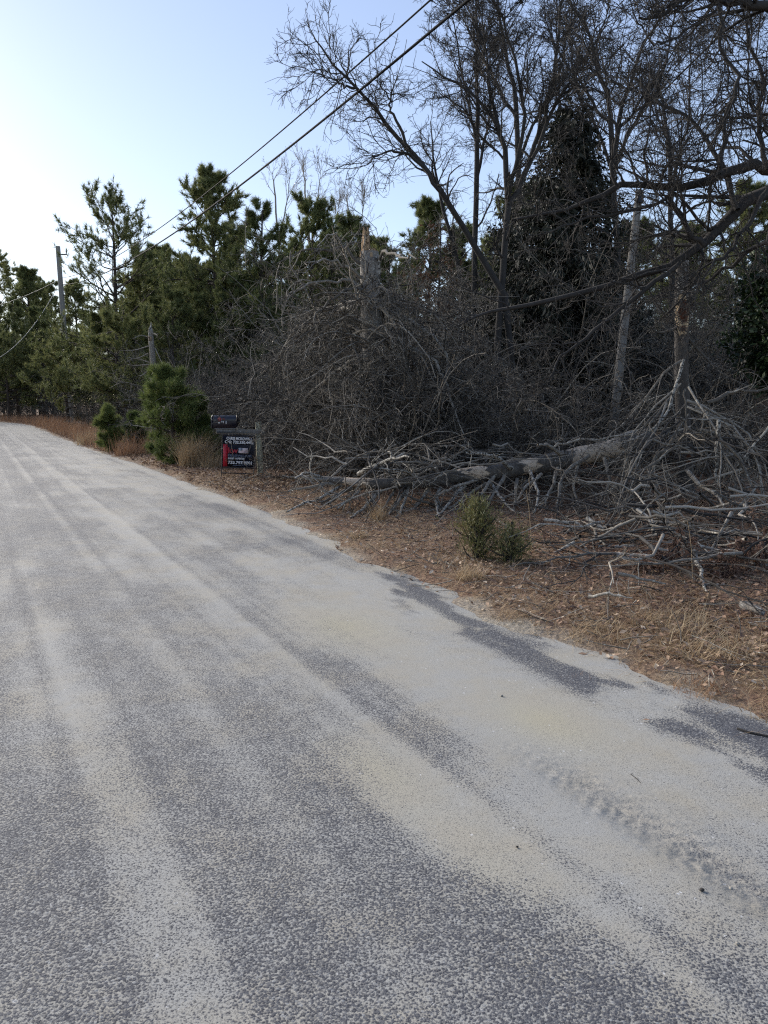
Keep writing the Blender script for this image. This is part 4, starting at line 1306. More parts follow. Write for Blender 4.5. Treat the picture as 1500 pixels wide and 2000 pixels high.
ribs = [((754, 951), (715, 985), (682, 1020)), ((715, 948), (690, 968), (661, 994)), ((690, 950), (668, 962), (640, 985)), ((805, 937), (788, 985), (772, 1038)), ((837, 955), (815, 985), (790, 1016)), ((934, 937), (890, 950), (848, 969)),
        ((913, 940), (880, 980), (848, 1023)), ((949, 944), (890, 985), (826, 1023)), ((880, 991), (841, 985), (783, 964)), ((956, 940), (985, 980), (1024, 1023)), ((1010, 937), (1007, 960), (1005, 987)), ((1057, 926), (1021, 958), (1006, 987)),
        ((700, 926), (754, 899), (798, 894)), ((650, 940), (610, 935), (566, 932)), ((660, 945), (612, 950), (562, 960)), ((670, 948), (620, 975), (560, 998)), ((735, 950), (728, 975), (735, 1005)), ((775, 948), (760, 975), (735, 1012)),
        ((860, 948), (852, 985), (858, 1030)), ((895, 940), (905, 985), (880, 1035)), ((985, 930), (960, 975), (935, 1020)), ((1035, 920), (1050, 965), (1040, 1010)), ((1090, 915), (1075, 960), (1050, 1000)), ((1130, 905), (1120, 955), (1140, 1010)),
        ((1000, 915), (960, 890), (905, 885)), ((870, 935), (830, 905), (770, 905)), ((1095, 890), (1070, 870), (1050, 868)), ((820, 940), (790, 920), (740, 915)), ((1150, 890), (1100, 930), (1090, 985)), ((1180, 895), (1190, 945), (1160, 1000)),
        ((640, 938), (600, 925), (575, 935)), ((705, 945), (650, 970), (622, 982)), ((965, 930), (940, 965), (905, 1005)), ((800, 945), (775, 985), (745, 1025))]
rib_pts = []
for k, r3 in enumerate(ribs):
    q_ = resample(PP((10.9, 10.0 - .4 * (k % 3 == 0)), *r3), 10) - f0
    gx = q_[:, 0] + f0[0], q_[:, 1] + f0[1]
    q_[1:] += rg.normal(0, .008, (9, 3))
    q_[:, 2] = np.maximum(q_[:, 2], hgt(*gx) - f0[2] + .01)
    mb = MB()
    r = np.linspace(.026 if k % 2 else .032, .011, 10)
    tubes(mb, q_[None], r[None], 6, np.array([rg.uniform(.5, 1)]))
    emit(mb, grow(q_[None], r[None], LVR, rg), rg, lo=.3, hi=1)
    mb.build('branch', M_PALE if k % 3 == 0 else M_DEAD, ft)

# ------------------------------------------------------------------ dead branches heaped round the snag: each one a thing
rg = np.random.default_rng(111)
LVD = [dict(n=5, t0=.15, ang=.55, angv=.2, ratio=(.25, .55), rr=.55, rmin=.005, N=5, wig=.13, k=4), dict(n=4, t0=.15, ang=.6, angv=.25, ratio=(.3, .6), rr=.6, rmin=.003, N=3, wig=.18)]


def dead_branch(pts, r0, r1, label, mat=M_DEAD, group=None, lev=LVD, tint=None, name='dead_branch', wob=.016, ns=9):
    q_ = resample(pts, ns)
    q_[1:-1] += rg.normal(0, wob * min(1.0, np.linalg.norm(q_[-1] - q_[0]) / 1.5), (ns - 2, 3))
    z = hgt(q_[:, 0], q_[:, 1])
    q_[:, 2] = np.maximum(q_[:, 2], z + .01)
    r = np.linspace(r0, r1, ns) * rg.uniform(.86, 1.14, ns)
    mb = MB()
    tubes(mb, q_[None], r[None], 7, np.array([rg.uniform(.45, 1) if tint is None else tint]), cap=True)
    if lev:
        lv = grow(q_[None], r[None], lev, rg)
        for pl in lv:
            zz = hgt(pl[0][..., 0], pl[0][..., 1])
            pl[0][..., 2] = np.maximum(pl[0][..., 2], zz + .005)
        emit(mb, lv, rg, lo=.3, hi=1)
    c = q_[0].copy()
    c[2] = z[0]
    return tag(mb.build(name, mat, loc=tuple(c)), label, 'dead branch', group)


hero = [
    ((11.2, 10.2), ((1335, 702), (1310, 790), (1277, 837), (1213, 867)), .022, 'tall pale branch sloping left from its tip against the snag'),
    ((11.0, 10.2), ((1330, 705), (1293, 727), (1233, 813), (1200, 847), (1170, 860)), .018, 'thin branch sloping left just above the tall pale one'),
    ((10.8, 9.4), ((1323, 843), (1283, 893), (1263, 937), (1233, 967), (1187, 1007)), .030, 'thick smooth grey branch descending left before the snag base'),
    ((10.6, 10.2), ((1357, 797), (1393, 813), (1420, 840), (1431, 862)), .026, 'stout arched branch hooking down right of the snag'),
    ((10.8, 9.8), ((1367, 840), (1433, 853), (1467, 880), (1483, 913), (1488, 973)), .024, 'long arching branch curving down at the right edge'),
    ((9.2, 8.9), ((1477, 950), (1433, 1000), (1420, 1033)), .016, 'short pale stick leaning left below the right edge arch'),
    ((9.6, 9.6), ((1520, 815), (1463, 880), (1440, 910)), .016, 'straight pale stick crossing down from the right edge'),
    ((6.6, 5.7), ((1353, 1065), (1367, 1113), (1380, 1177)), .021, 'thick white barked stick standing over the leaf litter'),
    ((8.6, 8.2), ((1063, 1015), (1140, 1025), (1180, 1043)), .020, 'pale branch lying level right of the small cedars'),
    ((8.4, 7.6), ((1147, 1012), (1200, 1047), (1237, 1070)), .022, 'pale branch sloping down right in the middle of the pile'),
    ((7.6, 7.6), ((1303, 1067), (1353, 1055), (1417, 1047)), .018, 'pale branch lying level just behind the white stick'),
    ((7.4, 7.4), ((1167, 1085), (1200, 1080), (1240, 1077)), .020, 'short lichen-white branch on the near side of the pile'),
    ((7.0, 6.4), ((1200, 1093), (1260, 1100), (1300, 1100), (1367, 1120), (1500, 1157), (1560, 1180)), .032, 'long dark log lying along the front of the pile'),
    ((10.5, 10.4), ((1378, 800), (1372, 830), (1367, 850)), .014, 'short crooked stick hanging right of the snag'),
    ((10.0, 9.8), ((1404, 820), (1400, 870), (1400, 917), (1402, 947)), .026, 'upright branch crusted with pale lichen right of the snag'),
    ((10.0, 9.9), ((1390, 855), (1418, 870), (1420, 900), (1412, 945)), .020, 'curved pale branch right of the lichen-crusted upright'),
    ((10.3, 10.2), ((1377, 870), (1370, 895), (1363, 920)), .014, 'thin upright stick touching the right side of the snag'),
    ((10.0, 8.8), ((1343, 920), (1365, 945), (1400, 967), (1413, 993)), .030, 'thick grey branch descending right from the snag base'),
    ((9.2, 8.4), ((1280, 947), (1285, 970), (1290, 993), (1330, 1030), (1353, 1050)), .020, 'crooked branch running down to the white stick'),
    ((10.6, 10.8), ((1083, 873), (1103, 863), (1167, 860), (1233, 847), (1320, 833)), .017, 'long thin branch lying level above the fallen log'),
    ((10.2, 10.6), ((1380, 787), (1427, 767), (1460, 762), (1540, 760)), .028, 'dark branch reaching right toward the evergreen'),
    ((10.6, 10.3), ((1337, 763), (1340, 790), (1333, 857), (1325, 893)), .014, 'thin stick hanging down the face of the snag'),
    ((9.6, 9.0), ((1323, 870), (1270, 910), (1200, 955), (1120, 985)), .018, 'thin branch raking left from the snag toward the cedars'),
    ((9.8, 9.2), ((1400, 850), (1440, 890), (1470, 960), (1470, 1030)), .020, 'branch bowed down toward the lower right corner of the pile'),
    ((8.6, 8.0), ((1330, 1000), (1270, 1000), (1230, 992), (1190, 995)), .014, 'slim stick lying level low in the pile'),
    ((5.2, 5.0), ((1150, 1165), (1190, 1160), (1235, 1168)), .012, 'short grey stick on the leaves in front of the pile'),
    ((5.9, 5.9), ((1370, 1178), (1390, 1178), (1412, 1183)), .014, 'stubby pale stick at the foot of the white stick'),
    ((5.6, 5.7), ((1205, 1120), (1250, 1130), (1300, 1140)), .014, 'thin stick on the leaves below the long dark log'),
]
for k, (d, pl, r, lab) in enumerate(hero):
    dead_branch(PP(d, *pl), r * 1.08, r * .45, lab, M_PALE if k in (0, 5, 6, 7, 8, 9, 11, 14, 26) else (M_SNAGBARK if k == 12 else M_DEAD), lev=LVD if k not in (7, 25, 26, 11, 27) else None)

# the many look-alike branches of the pile
def loose(kk):
    L = rg.uniform(.9, 1.8)
    a = np.zeros(3)
    e = np.array((L, rg.normal(0, .1), rg.normal(0, .1)))
    pts = [a, a + (e - a) * .3 + rg.normal(0, .03 * L, 3), a + (e - a) * .65 + rg.normal(0, .04 * L, 3), e]
    q_ = resample(pts, 8) + rg.normal(0, .016, (8, 3))
    r = np.linspace(rg.uniform(.009, .018), .004, 8)
    mb = MB()
    tubes(mb, q_[None], r[None], 6, np.array([rg.uniform(.3, 1)]), cap=True)
    emit(mb, grow(q_[None], r[None], LVD, rg), rg, lo=.0, hi=.9)
    return mb


tmpl = [loose(k) for k in range(16)]
tmesh = {}


def place_loose(k, loc, yaw, pit, label, group, mats):
    i = k % 16
    mat = mats[k % len(mats)]
    if (i, mat.name) not in tmesh:
        o_ = tmpl[i].build('dead_branch', mat)
        tmesh[i, mat.name] = o_.data
    else:
        o_ = link(bpy.data.objects.new('dead_branch', tmesh[i, mat.name]))
    o_.location = tuple(loc)
    o_.rotation_euler = (rg.uniform(0, 6.28), pit, yaw)
    tag(o_, label, 'dead branch', group)


for k in range(130):
    px = rg.uniform(1090, 1540)
    d = rg.uniform(7.2, 11.4)
    g0 = np.array(on(px, d))
    dome = 1.0 * math.exp(-((px - 1340) / 150) ** 2) * (.25 + .75 * sstep(6.8, 9.8, d)) + .2
    a = g0 + (0, 0, rg.uniform(.05, 1) * dome * (.45 if px < 1235 else 1))
    place_loose(k, a, rg.uniform(0, 6.28), rg.uniform(-.15, .5), 'grey dead branch tangled in the pile left of the standing snag' if px < 1335 else 'grey dead branch tangled in the pile right of the standing snag', 'grey branches of the pile left of the snag' if px < 1335 else 'grey branches of the pile right of the snag', (M_DEAD, M_TWIG, M_BARK, M_TWIG, M_BARK))
for k in range(60):
    px = rg.uniform(660, 1130)
    d = rg.uniform(11.0, 13.4)
    g0 = np.array(on(px, d))
    place_loose(k, g0 + (0, 0, rg.uniform(.1, .75)), rg.uniform(0, 6.28), rg.uniform(-.25, .45), 'grey dead branch caught along the fallen tree', 'grey branches along the fallen tree', (M_TWIG, M_DEAD, M_TWIG))

for k in range(17):
    side = -1 if k % 5 < 3 else 1
    tx, ty = 1332 + rg.normal(8 * side, 14), rg.uniform(745, 880)
    bx = 1332 + side * (rg.uniform(60, 140) if side < 0 else rg.uniform(70, 190))
    dd_ = rg.uniform(8.2, 10.4)
    foot = np.array(on(bx, dd_))
    top_ = P(tx, ty, rg.uniform(10.6, 11.3))
    mid_ = (foot + top_) / 2 + (side * rg.uniform(.0, .25), 0, rg.uniform(.0, .28))
    dead_branch([top_, mid_, foot + (0, 0, .04)], rg.uniform(.010, .020), .006, 'grey dead branch leaning up against the left of the snag' if side < 0 else 'grey dead branch arching down to the right of the snag', (M_TWIG, M_DEAD, M_BARK, M_TWIG)[k % 4], 'branches leaning on the snag from the left' if side < 0 else 'branches arching right of the snag')
for k in range(24):
    px = rg.uniform(1180, 1530)
    g0 = np.array(on(px, rg.uniform(6.1, 7.6)))
    place_loose(k + 5, g0 + (0, 0, rg.uniform(.03, .28)), rg.uniform(0, 6.28), rg.uniform(-.1, .25), 'thin dead branch low on the near edge of the pile', 'thin branches on the near edge of the pile', (M_TWIG, M_DEAD, M_BARK))
for k in range(26):
    px = rg.uniform(690, 930)
    g0 = np.array(on(px, rg.uniform(10.3, 10.9)))
    place_loose(k + 3, g0 + (0, 0, rg.uniform(.25, .75)), rg.uniform(0, 6.28), rg.uniform(-.2, .4), 'thin dead branch lying over the narrow end of the fallen tree', 'thin branches over the fallen tree', (M_TWIG, M_DEAD, M_BARK))

# dead reddish cedar boughs at the right edge
for k, (px, py, d, lab) in enumerate(((1490, 1085, 6.6, 'rust-brown dead cedar bough sagging at the right edge'), (1440, 1120, 6.3, 'smaller rust-brown cedar bough just left of the sagging one'), (1300, 1112, 6.5, 'grey-brown dead cedar spray under the dark log'))):
    rr_ = np.random.default_rng(120 + k)
    g0 = np.array(on(px, d))
    top = P(px, py - 35, d)
    root = empty('dead_cedar_bough', tuple(g0), lab, 'cedar bough')
    a = np.array((.35, .1, top[2] - g0[2] + .12))
    pts = resample([a, a * .6 + (0, 0, .06), (0, -.05, (top[2] - g0[2]) * .6), (-.25, -.12, .08)], 8)
    mb = MB()
    r = np.linspace(.014, .004, 8)
    tubes(mb, pts[None], r[None], 5, np.array([.3]))
    lv = grow(pts[None], r[None], [dict(n=26, t0=.1, ang=.9, angv=.3, len=(.15, .42), rr=.5, rmin=.003, N=4, wig=.15, trop=(0, 0, -.18)), dict(n=8, t0=.1, ang=.6, ratio=(.25, .5), rr=.7, rmin=.002, N=3, wig=.15, trop=(0, 0, -.1))], rr_)
    for pl in lv:
        pl[0][..., 2] = np.maximum(pl[0][..., 2], .01)
    emit(mb, lv, rr_)
    mb.build('stem', M_BARK, root)
    mb = MB()
    sp = lv[1]
    pos, dd, *_ = spawn(sp[0], sp[1], sp[2], 9, .0, 1.0, .5, .2, rr_)
    needle_tufts(mb, pos, dd + (0, 0, -.5), rr_, 4, .035, .006, .5)
    mb.build('dead_sprays', M_DEADCEDAR, root, smooth=False)

# cut log chunk, sticks and leaves lying at or on the road edge
g0 = G(1468, 1215)
g0[2] = hgt(g0[0], g0[1])
mb = MB()
p = resample([g0 + (-.03, .10, .045), g0 + (0, 0, .04), g0 + (.025, -.09, .035)], 9)
rg9 = np.random.default_rng(5)
tubes(mb, p[None], (np.array([.03, .036, .038, .034, .037, .033, .035, .03, .022]) * .8)[None], 12, np.array([.7]), cap=True)
mb.v[0] = mb.v[0] + rg9.normal(0, .004, mb.v[0].shape)
tag(mb.build('log_chunk', M_SNAGBARK, loc=tuple(g0)), 'short thick lichened piece of log at the right edge of the leaf litter', 'log')


def lying(name, pts, r0, r1, label, cat, mat, lev=None):
    q_ = np.array([G(*k) for k in pts])
    q_ = resample(q_, 10)
    q_[:, 2] = np.maximum(hgt(q_[:, 0], q_[:, 1]), .0) + r0 * .9
    mb = MB()
    tubes(mb, q_[None], np.linspace(r0, r1, 10)[None], 6, np.array([.3]), cap=True)
    if lev:
        lv = grow(q_[None], np.linspace(r0, r1, 10)[None], lev, rg)
        for pl in lv:
            pl[0][..., 2] = np.clip(pl[0][..., 2], .004, .03)
        emit(mb, lv, rg)
    return tag(mb.build(name, mat, loc=tuple(q_[0])), label, cat)


lying('stick', [(1440, 1425), (1465, 1433), (1500, 1440), (1540, 1450)], .006, .005, 'dark stick lying on the asphalt at the right edge', 'stick', M_BARK)
lying('twig', [(1232, 1513), (1243, 1522), (1252, 1531)], .0022, .0015, 'tiny dark twig lying on the sand of the road', 'twig', M_BARK, [dict(n=2, t0=.3, ang=.7, len=(.02, .05), rr=.8, rmin=.001, N=2, wig=.1)])
lying('twig', [(1040, 1148), (1080, 1160), (1110, 1172)], .005, .003, 'thin twig lying at the edge of the sand below the small cedars', 'twig', M_DEAD)
for (px, py, sz, lab) in ((1262, 1411, .035, 'single red-brown leaf lying on the road near the edge'), (835, 1150, .06, 'pale curled leaf where litter meets the road below the cedars'), (1290, 1316, .07, 'long tan leaf on the tuft of grass jutting onto the road')):
    gg = G(px, py)
    mb = MB()
    leaves(mb, gg[:1], gg[1:2], np.array([max(float(hgt(gg[0], gg[1])), 0) + .012]), np.array([sz]), .3, np.random.default_rng(int(px)), np.array([.45]))
    tag(mb.build('fallen_leaf', M_LEAF, smooth=False, loc=(gg[0], gg[1], .0)), lab, 'leaf')
# stones on the road
pb = np.random.default_rng(77)
for k, (px, py, sz, col, lab) in enumerate(((1428, 1737, .012, M_PALE, 'white pebble beside the tyre track'), (1371, 1740, .014, M_BARK, 'dark pebble left of the white pebble by the tyre track'), (1010, 1655, .009, M_BARK, 'small dark pebble in the middle of the sandy patch'), (980, 1360, .014, M_PALE, 'pale stone on the sand near the dark asphalt patch'), (1440, 1844, .009, M_PALE, 'white pebble on dark asphalt below the tyre track'))):
    gg = G(px, py)
    u_, v_ = np.meshgrid(np.linspace(0, 2 * math.pi, 9)[:-1], np.linspace(.15, math.pi - .15, 6))
    v = np.stack([np.cos(u_) * np.sin(v_), np.sin(u_) * np.sin(v_) * .8, np.cos(v_) * .6], -1).reshape(-1, 3) * sz * .6 * (1 + pb.normal(0, .08, (48, 1)))
    q_ = [(i * 8 + j, i * 8 + (j + 1) % 8, (i + 1) * 8 + (j + 1) % 8, (i + 1) * 8 + j) for i in range(5) for j in range(8)]
    mb = MB().add(v + (gg[0], gg[1], sz * .3), q_, [(0, j + 1, j) for j in range(1, 7)] + [(40, 40 + j, 41 + j) for j in range(1, 7)], .5)
    tag(mb.build('pebble', col, loc=(gg[0], gg[1], 0)), lab, 'pebble')

# ------------------------------------------------------------------ grass clumps
def clump(px, d, h, nb_, rad_, label, mat, seed, lean=.35, wid=.007):
    rg = np.random.default_rng(seed)
    b0 = on(px, d)
    mb = MB()
    a = rg.uniform(0, 6.28, nb_)
    rr_ = rad_ * np.sqrt(rg.random(nb_))
    x, y = b0[0] + np.cos(a) * rr_, b0[1] + np.sin(a) * rr_
    blades(mb, x, y, hgt(x, y) - .01, h * rg.uniform(.5, 1.1, nb_), rg.uniform(0, lean, nb_), np.full(nb_, wid), rg, rg.uniform(.15, 1, nb_), .42, 4)
    tag(mb.build('grass_clump', mat, smooth=False, loc=b0), label, 'grass clump', None)


clump(378, 17.6, .95, 1100, .36, 'tall straw-coloured grass clump between the young pine and the mailbox', M_GRASS, 1)
clump(412, 17.2, .5, 350, .28, 'shorter straw grass just left of the sign', M_GRASS, 2)
clump(255, 21.5, .55, 420, .4, 'russet grass clump left of the bushy young pine', M_REDGRASS, 3)
clump(175, 27, .7, 420, .45, 'reed-like grass clump at the road edge left of the pine seedling', M_GRASS, 4, wid=.01)
clump(738, 9.4, .32, 130, .10, 'thin straw grass tuft in front of the fallen tree', M_GRASS, 5)
clump(700, 8.3, .12, 160, .10, 'low yellow grass tuft at the road edge', M_GRASS, 6, 1.2)
clump(920, 6.3, .2, 220, .12, 'straw tuft at the foot of the taller small cedar', M_GRASS, 7, .8, .005)
clump(1330, 4.9, .22, 420, .26, 'matted tan grass tuft in front of the white stick', M_GRASS, 8, 1.6, .005)
clump(1410, 4.4, .2, 420, .28, 'matted tan grass near the right edge of the litter', M_GRASS, 9, 1.6, .005)
clump(1185, 4.75, .14, 260, .2, 'low tan grass on the litter by the sandy edge', M_GRASS, 10, 1.5, .005)
clump(1145, 4.02, .09, 220, .09, 'small rusty grass tuft jutting onto the asphalt', M_REDGRASS, 11, 1.6, .004)
clump(1390, 3.85, .12, 240, .13, 'orange-brown grass tuft at the road edge on the right', M_REDGRASS, 12, 1.5, .004)
clump(1010, 5.2, .1, 200, .14, 'flattened grass tuft at the litter edge below the small cedars', M_GRASS, 13, 1.6, .004)
lying_st = [(1045, 7.2, .62), (1370, 6.0, .5)]
for k, (px, d, h) in enumerate(lying_st):
    b0 = np.array(on(px, d))
    mb = MB()
    tubes(mb, resample([b0, b0 + (-.03, 0, h * .6), b0 + (-.07, 0, h)], 6)[None], np.linspace(.003, .0015, 6)[None], 4, np.array([.8]))
    tag(mb.build('dry_stalk', M_GRASS, loc=tuple(b0)), ('single upright straw stalk right of the small cedars', 'upright straw stalk beside the white stick')[k], 'grass stalk')

# ------------------------------------------------------------------ utility poles and cables
db_ = 52.0
pb0 = np.array(on(140, db_))
pole = empty('utility_pole', tuple(pb0), 'tall weathered utility pole beside the road at the far left', 'utility pole')
pt = P(113, 481, db_) - pb0
mb = MB()
pp = resample([np.array((0, 0, -.3)), pt * .5, pt], 10)
tubes(mb, pp[None], np.linspace(.20, .145, 10)[None], 14, np.array([.6]), cap=True)
mb.build('shaft', M_POLE, pole)
a_ = pt * .955
mb = MB().box(a_ + (.3, 0, 0), (.5, .06, .07), None, .5, .01)
mb.build('bracket', M_BLACK, pole)
mb = MB()
tubes(mb, np.stack([a_ + (.5, 0, .02), a_ + (.5, 0, .10), a_ + (.5, 0, .12), a_ + (.5, 0, .2), a_ + (.5, 0, .22)])[None], np.array([[.03, .06, .035, .055, .01]]), 10, np.array([.5]))
mb.build('insulator', M_GLASS, pole)
f_ = (P(126, 705, db_) - pb0)[2] / pt[2]
mb = MB()
c_ = pt * f_
tubes(mb, np.stack([c_ + (-.08, -.20, -.5), c_ + (-.10, -.21, 0), c_ + (-.08, -.2, .45)])[None], np.array([[.03, .07, .05]]), 8, np.array([.8]), cap=True)
mb.build('white_tag', M_WHITE, pole)  # short white bulging piece on the near side of the shaft
mb = MB()
tubes(mb, np.stack([pt * .73 + (.16, -.08, 0), pt * .73 + (.3, -.08, 0)])[None], np.array([[.035, .035]]), 8, np.array([.5]), cap=True)
mb.build('cable_clamp', M_BLACK, pole)

pb2 = np.array(on(1190, 15.0))
pole2 = empty('utility_pole', tuple(pb2), 'grey service pole leaning right inside the thicket beyond the fallen log', 'utility pole')
pt2 = P(1249, 372, 15.3) - pb2
mb = MB()
tubes(mb, resample([np.array((0, 0, -.3)), pt2 * .5, pt2], 10)[None], np.linspace(.095, .07, 10)[None], 12, np.array([.3]), cap=True)
mb.build('shaft', M_POLE, pole2)
mb = MB().box(pt2 * .97 + (0, -.10, 0), (.12, .05, .2), None, .5, .008)
mb.build('bracket', M_BLACK, pole2)


M_SUNCABLE = plain('sunlit_pale_cable', (.26, .25, .21), .6)  # pale colour stands in for sunlight on the service cables


def cable(name, a, b, sag, r, label, mat=M_WIRE, k=7, n_=60):
    u = np.linspace(0, 1, n_)[:, None]
    p = a * (1 - u) + b * u
    p[:, 2] -= (4 * sag * u * (1 - u))[:, 0]
    mb = MB()
    tubes(mb, p[None], np.full((1, n_), r), k, np.array([.5]))
    return tag(mb.build(name, mat, loc=tuple(a)), label, 'cable')


def cable_through(name, a, mid_px, mid_d, far_y, sag, r, label):
    """straight in plan from the pole through the point seen at mid_px, ending on the next pole behind the camera"""
    m_ = P(*mid_px, mid_d)
    u = (a[1] - m_[1]) / (a[1] - far_y)
    xy = a[:2] + (m_[:2] - a[:2]) / u
    zb = (m_[2] + 4 * sag * u * (1 - u) - a[2] * (1 - u)) / u
    return cable(name, a, np.array((xy[0], xy[1], zb)), sag, r, label)


att = pb0 + pt * .79
cable_through('power_cable', P(122, 556, db_), (915, 0), 11.5, -12, 2.2, .022, 'thicker lower black cable slanting across the sky')
cable_through('power_cable', P(120, 543, db_), (841, 0), 12.2, -12, 2.1, .014, 'thinner upper black cable slanting across the sky')
cable('service_cable', P(112, 560, db_), P(-40, 716, 44), .9, .02, 'pale service cable dropping left from the far pole', M_SUNCABLE, n_=30)
cable('service_cable', P(112, 548, db_), P(-60, 608, 60), .3, .016, 'thin cable running level left from the far pole', M_SUNCABLE, n_=30)

# ------------------------------------------------------------------ mailbox
dm = 15.4
mb0 = np.array(on(503, dm))
mbx = empty('mailbox', tuple(mb0), 'dark navy mailbox with a red flag on a mossy wooden post arm', 'mailbox')
yawm = R(-10)
Rm = Matrix.Rotation(yawm, 4, 'Z')
ux = np.array(Rm @ Vector((1, 0, 0)))
uy = np.array(Rm @ Vector((0, 1, 0)))
sc_ = dm / F_PX
ztop = float(P(497, 824, dm)[2] - mb0[2])
zarm = float(P(460, 843, dm)[2] - mb0[2])


def mloc(x, y, z):
    return ux * x + uy * y + np.array((0, 0, z))


lean = Matrix.Rotation(R(-1.5), 4, 'Y')
mb = MB().box((.03, 0, ztop / 2 - .1), (.095, .095, ztop + .2), Rm @ lean, .5, .008)
mb.build('post', M_POST, mbx)
mb = MB().box(mloc(-.34, -.055, zarm), (1.0, .04, .09), Rm, .3, .006)
mb.build('arm', M_POLE, mbx)
mb = MB().box(mloc(-.62, 0, zarm + .055), (.5, .17, .022), Rm, .3, .004)
mb.build('platform', M_POLE, mbx)
brace = Matrix.Rotation(R(45), 4, 'Y')
bz0 = zarm + .068
Wm, Hm, Lm = .17, .25, .52
cx = -.66


def dome(x, grow_=0.0):
    pts = []
    w_, h_ = Wm / 2 + grow_, Hm + grow_
    hw = h_ - w_
    pts.append((x, -w_, -grow_))
    pts.append((x, -w_, hw))
    for k in range(1, 12):
        a = math.pi - math.pi * k / 12
        pts.append((x, math.cos(a) * w_, hw + math.sin(a) * w_))
    pts.append((x, w_, hw))
    pts.append((x, w_, -grow_))
    return np.array([mloc(px_ + cx, py_, pz_ + bz0) for px_, py_, pz_ in pts])


def shell(xs, caps=True, gr=None):
    mb_ = MB()
    rings = [dome(x, (gr[i] if gr else 0)) for i, x in enumerate(xs)]
    n_ = len(rings[0])
    q_ = []
    for i in range(len(xs) - 1):
        q_ += [(i * n_ + j, i * n_ + (j + 1) % n_, (i + 1) * n_ + (j + 1) % n_, (i + 1) * n_ + j) for j in range(n_)]
    t_ = []
    V_ = np.concatenate(rings)
    if caps:
        c0, c1 = len(V_), len(V_) + 1
        V_ = np.vstack([V_, rings[0].mean(0), rings[-1].mean(0)])
        t_ += [(c0, (j + 1) % n_, j) for j in range(n_)]
        o_ = (len(xs) - 1) * n_
        t_ += [(c1, o_ + j, o_ + (j + 1) % n_) for j in range(n_)]
    mb_.add(V_, q_, t_)
    return mb_


body = shell([-Lm / 2 + .012, -Lm / 2 + .03, Lm / 2 - .02, Lm / 2], gr=[0, .0, .0, -.006]).build('body', M_BOX, mbx, smooth=False)
shell([-Lm / 2 - .02, -Lm / 2 - .012, -Lm / 2 + .01], gr=[.0, .008, .008]).build('door', M_BOX, mbx, smooth=False)
MB().box(mloc(cx - Lm / 2 - .03, 0, bz0 + Hm - .07), (.03, .03, .02), Rm, .5, .004).build('door_latch', M_STEEL, mbx)
MB().box(mloc(cx - .10, -Wm / 2 - .007, bz0 + Hm * .70), (.055, .008, .075), Rm, .5, .002).build('flag', M_FLAG, mbx)
MB().box(mloc(cx - .04, -Wm / 2 - .006, bz0 + Hm * .72), (.12, .006, .012), Rm, .5, .002).build('flag_arm', M_FLAG, mbx)
for (dx, dz, w_, h_) in ((-.105, .42, .03, .022), (-.045, .5, .012, .035), (-.012, .48, .010, .04), (.042, .44, .014, .062)):
    MB().box(mloc(cx + dx, -Wm / 2 - .0035, bz0 + Hm * dz), (w_, .004, h_), Rm, .5).build('worn_number', M_WHITE, mbx)
for dx in (.18, .24):
    MB().box(mloc(-.36 + dx * .5 - .05, -.080, zarm), (.014, .008, .014), Rm, .5).build('screw_head', M_STEEL, mbx)

# ------------------------------------------------------------------ sign
dsn = 15.1
sb = np.array(on(462, dsn))
sign = empty('yard_sign', tuple(sb), 'black and red real-estate sign on a thin metal frame before the mailbox', 'sign')
sign.rotation_euler = (R(-2), R(3.2), R(14))
W, z0, z1 = .60, .18, .79
fr = MB()


def bar(mb_, a, b, r=.011):
    tubes(mb_, np.array([a, b], float)[None], np.array([[r, r]]), 6, np.array([.5]), cap=True)


for nm, a, b in (('frame_leg', (-W / 2 - .012, 0, -.12), (-W / 2 - .012, 0, z1 + .015)), ('frame_leg', (W / 2 + .012, 0, -.12), (W / 2 + .012, 0, z1 + .015)),
                 ('frame_bar', (-W / 2 - .012, 0, z1 + .015), (W / 2 + .012, 0, z1 + .015)), ('frame_bar', (-W / 2, 0, .055), (W / 2, 0, .055)), ('frame_bar', (-W / 2, 0, z0 - .012), (W / 2, 0, z0 - .012))):
    mb = MB()
    bar(mb, a, b)
    mb.build(nm, M_BLACK, sign)
zr = z1 - .165
panel = MB().box((0, 0, (z0 + zr) / 2 - .001), (W, .008, zr - z0 - .006), None, .5, .001).build('panel', M_SIGN, sign)
rider = MB().box((0, -.002, (zr + z1) / 2), (W, .008, z1 - zr), None, .5, .001).build('rider', M_SIGN, sign)
MB().box((-W / 2 + .05, -.0065, (z0 + zr) / 2), (.085, .005, zr - z0 - .012), None, .5).build('red_band', M_RED, panel)
for x_ in (-.19, .2):
    MB().box((x_, -.008, z1 + .022), (.012, .012, .028), None, .5, .002).build('hanging_clip', M_STEEL, rider)


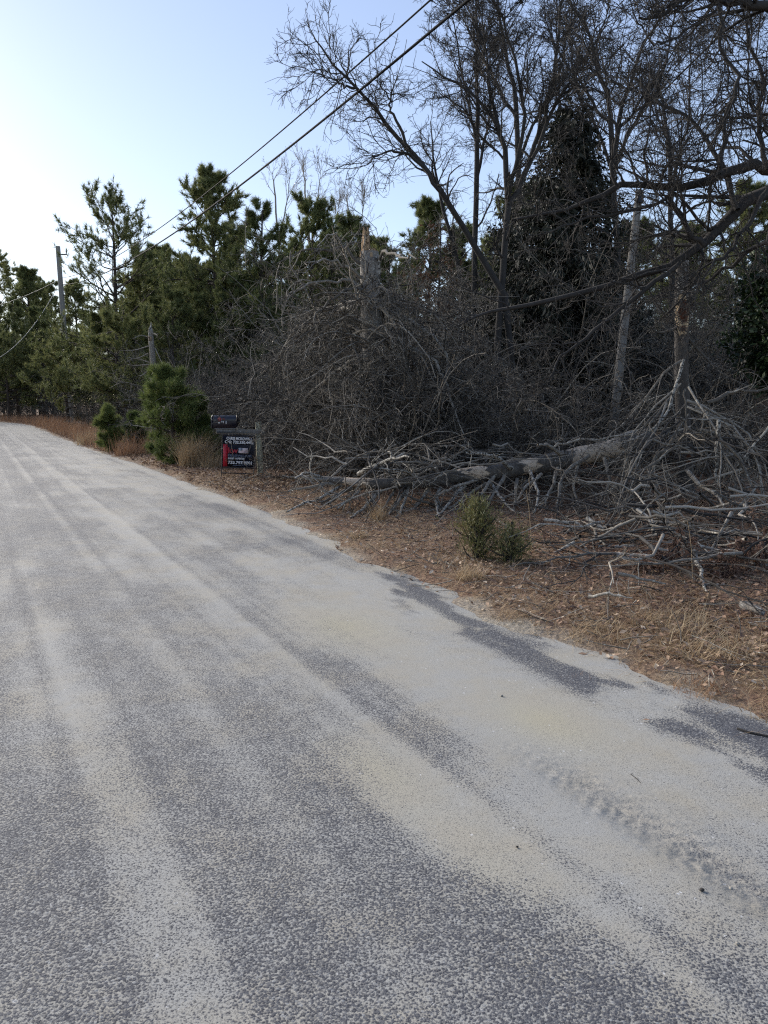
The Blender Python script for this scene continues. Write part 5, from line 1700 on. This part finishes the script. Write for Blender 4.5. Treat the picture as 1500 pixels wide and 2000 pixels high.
def text(s_, x_, z_, size, mat, parent, y_=-.0068, bold=0.0, width=None, name='lettering'):
    cu = bpy.data.curves.new(name, 'FONT')
    cu.body = s_
    cu.size = size
    cu.extrude = .0008
    cu.offset = bold
    ob = bpy.data.objects.new(name, cu)
    COL.objects.link(ob)
    bpy.context.view_layer.update()
    dg = bpy.context.evaluated_depsgraph_get()
    me = bpy.data.meshes.new_from_object(ob.evaluated_get(dg))
    bpy.data.objects.remove(ob)
    me.materials.clear()
    me.materials.append(mat)
    w0 = max(v_.co.x for v_ in me.vertices) - min(v_.co.x for v_ in me.vertices)
    k_ = 1.0 if width is None else width / w0
    x00 = min(v_.co.x for v_ in me.vertices)
    for v_ in me.vertices:
        v_.co = ((v_.co.x - x00) * k_ + x_, y_ - v_.co.z, v_.co.y + z_)
    o_ = bpy.data.objects.new(name, me)
    link(o_, parent)
    return o_


text('CHRIS MCROWELL', -.235, zr + .088, .074, M_WHITE, rider, bold=.0026, width=.50)
text('Cell: 732.330.4492', -.265, zr + .018, .074, M_WHITE, rider, bold=.0026, width=.555)
xl = -W / 2 + .105
text('kw', xl, z0 + .272, .165, M_RED, panel, bold=.001, width=.185)
text('KELLERWILLIAMS.', xl, z0 + .203, .062, M_BLUEGREY, panel, bold=.0004, width=.46)
text('SHORE PROPERTIES', xl, z0 + .152, .046, M_WHITE, panel, bold=.0014, width=.315)
text('732.797.9001', xl, z0 + .062, .078, M_WHITE, panel, bold=.0026, width=.465)
MB().box((.07, -.007, z0 + .03), (.34, .002, .006), None, .5).build('fine_print', M_BLUEGREY, panel)
fx, fz = xl + .20, z0 + .275
MB().box((fx + .09, -.006, fz + .052), (.18, .004, .1), None, .5).build('flag_print', M_WHITE, panel)
for k in range(4):
    MB().box((fx + .09, -.0085, fz + .012 + k * .025), (.176, .001, .010), None, .5).build('flag_stripe', M_PINK, panel)
MB().box((fx + .038, -.0095, fz + .075), (.07, .001, .05), None, .5).build('flag_canton', M_GREYC, panel)

# ------------------------------------------------------------------ shed deep at the right edge
g0 = np.array(on(1555, 16.5))
shed = empty('shed', tuple(g0), 'dim brown wooden shed corner behind the brush at the right edge', 'shed')
Rz = Matrix.Rotation(R(-8), 4, 'Z')
zt = 1.75
for k in range(10):
    x_ = -.85 + k * .2
    MB().box((x_, 0, zt / 2), (.192, .03, zt), Rz, .3 + .05 * (k % 5), .004).build('board', M_SHED, shed)
for k in range(8):
    MB().box((-.96, .8, .1 + k * .21), (.03, 1.6, .2), Rz, .4, .004).build('side_board', M_SHEDGREY, shed)
MB().box((.05, .8, zt + .06), (2.2, 2.0, .08), Rz, .3, .01).build('roof', M_SHEDGREY, shed)
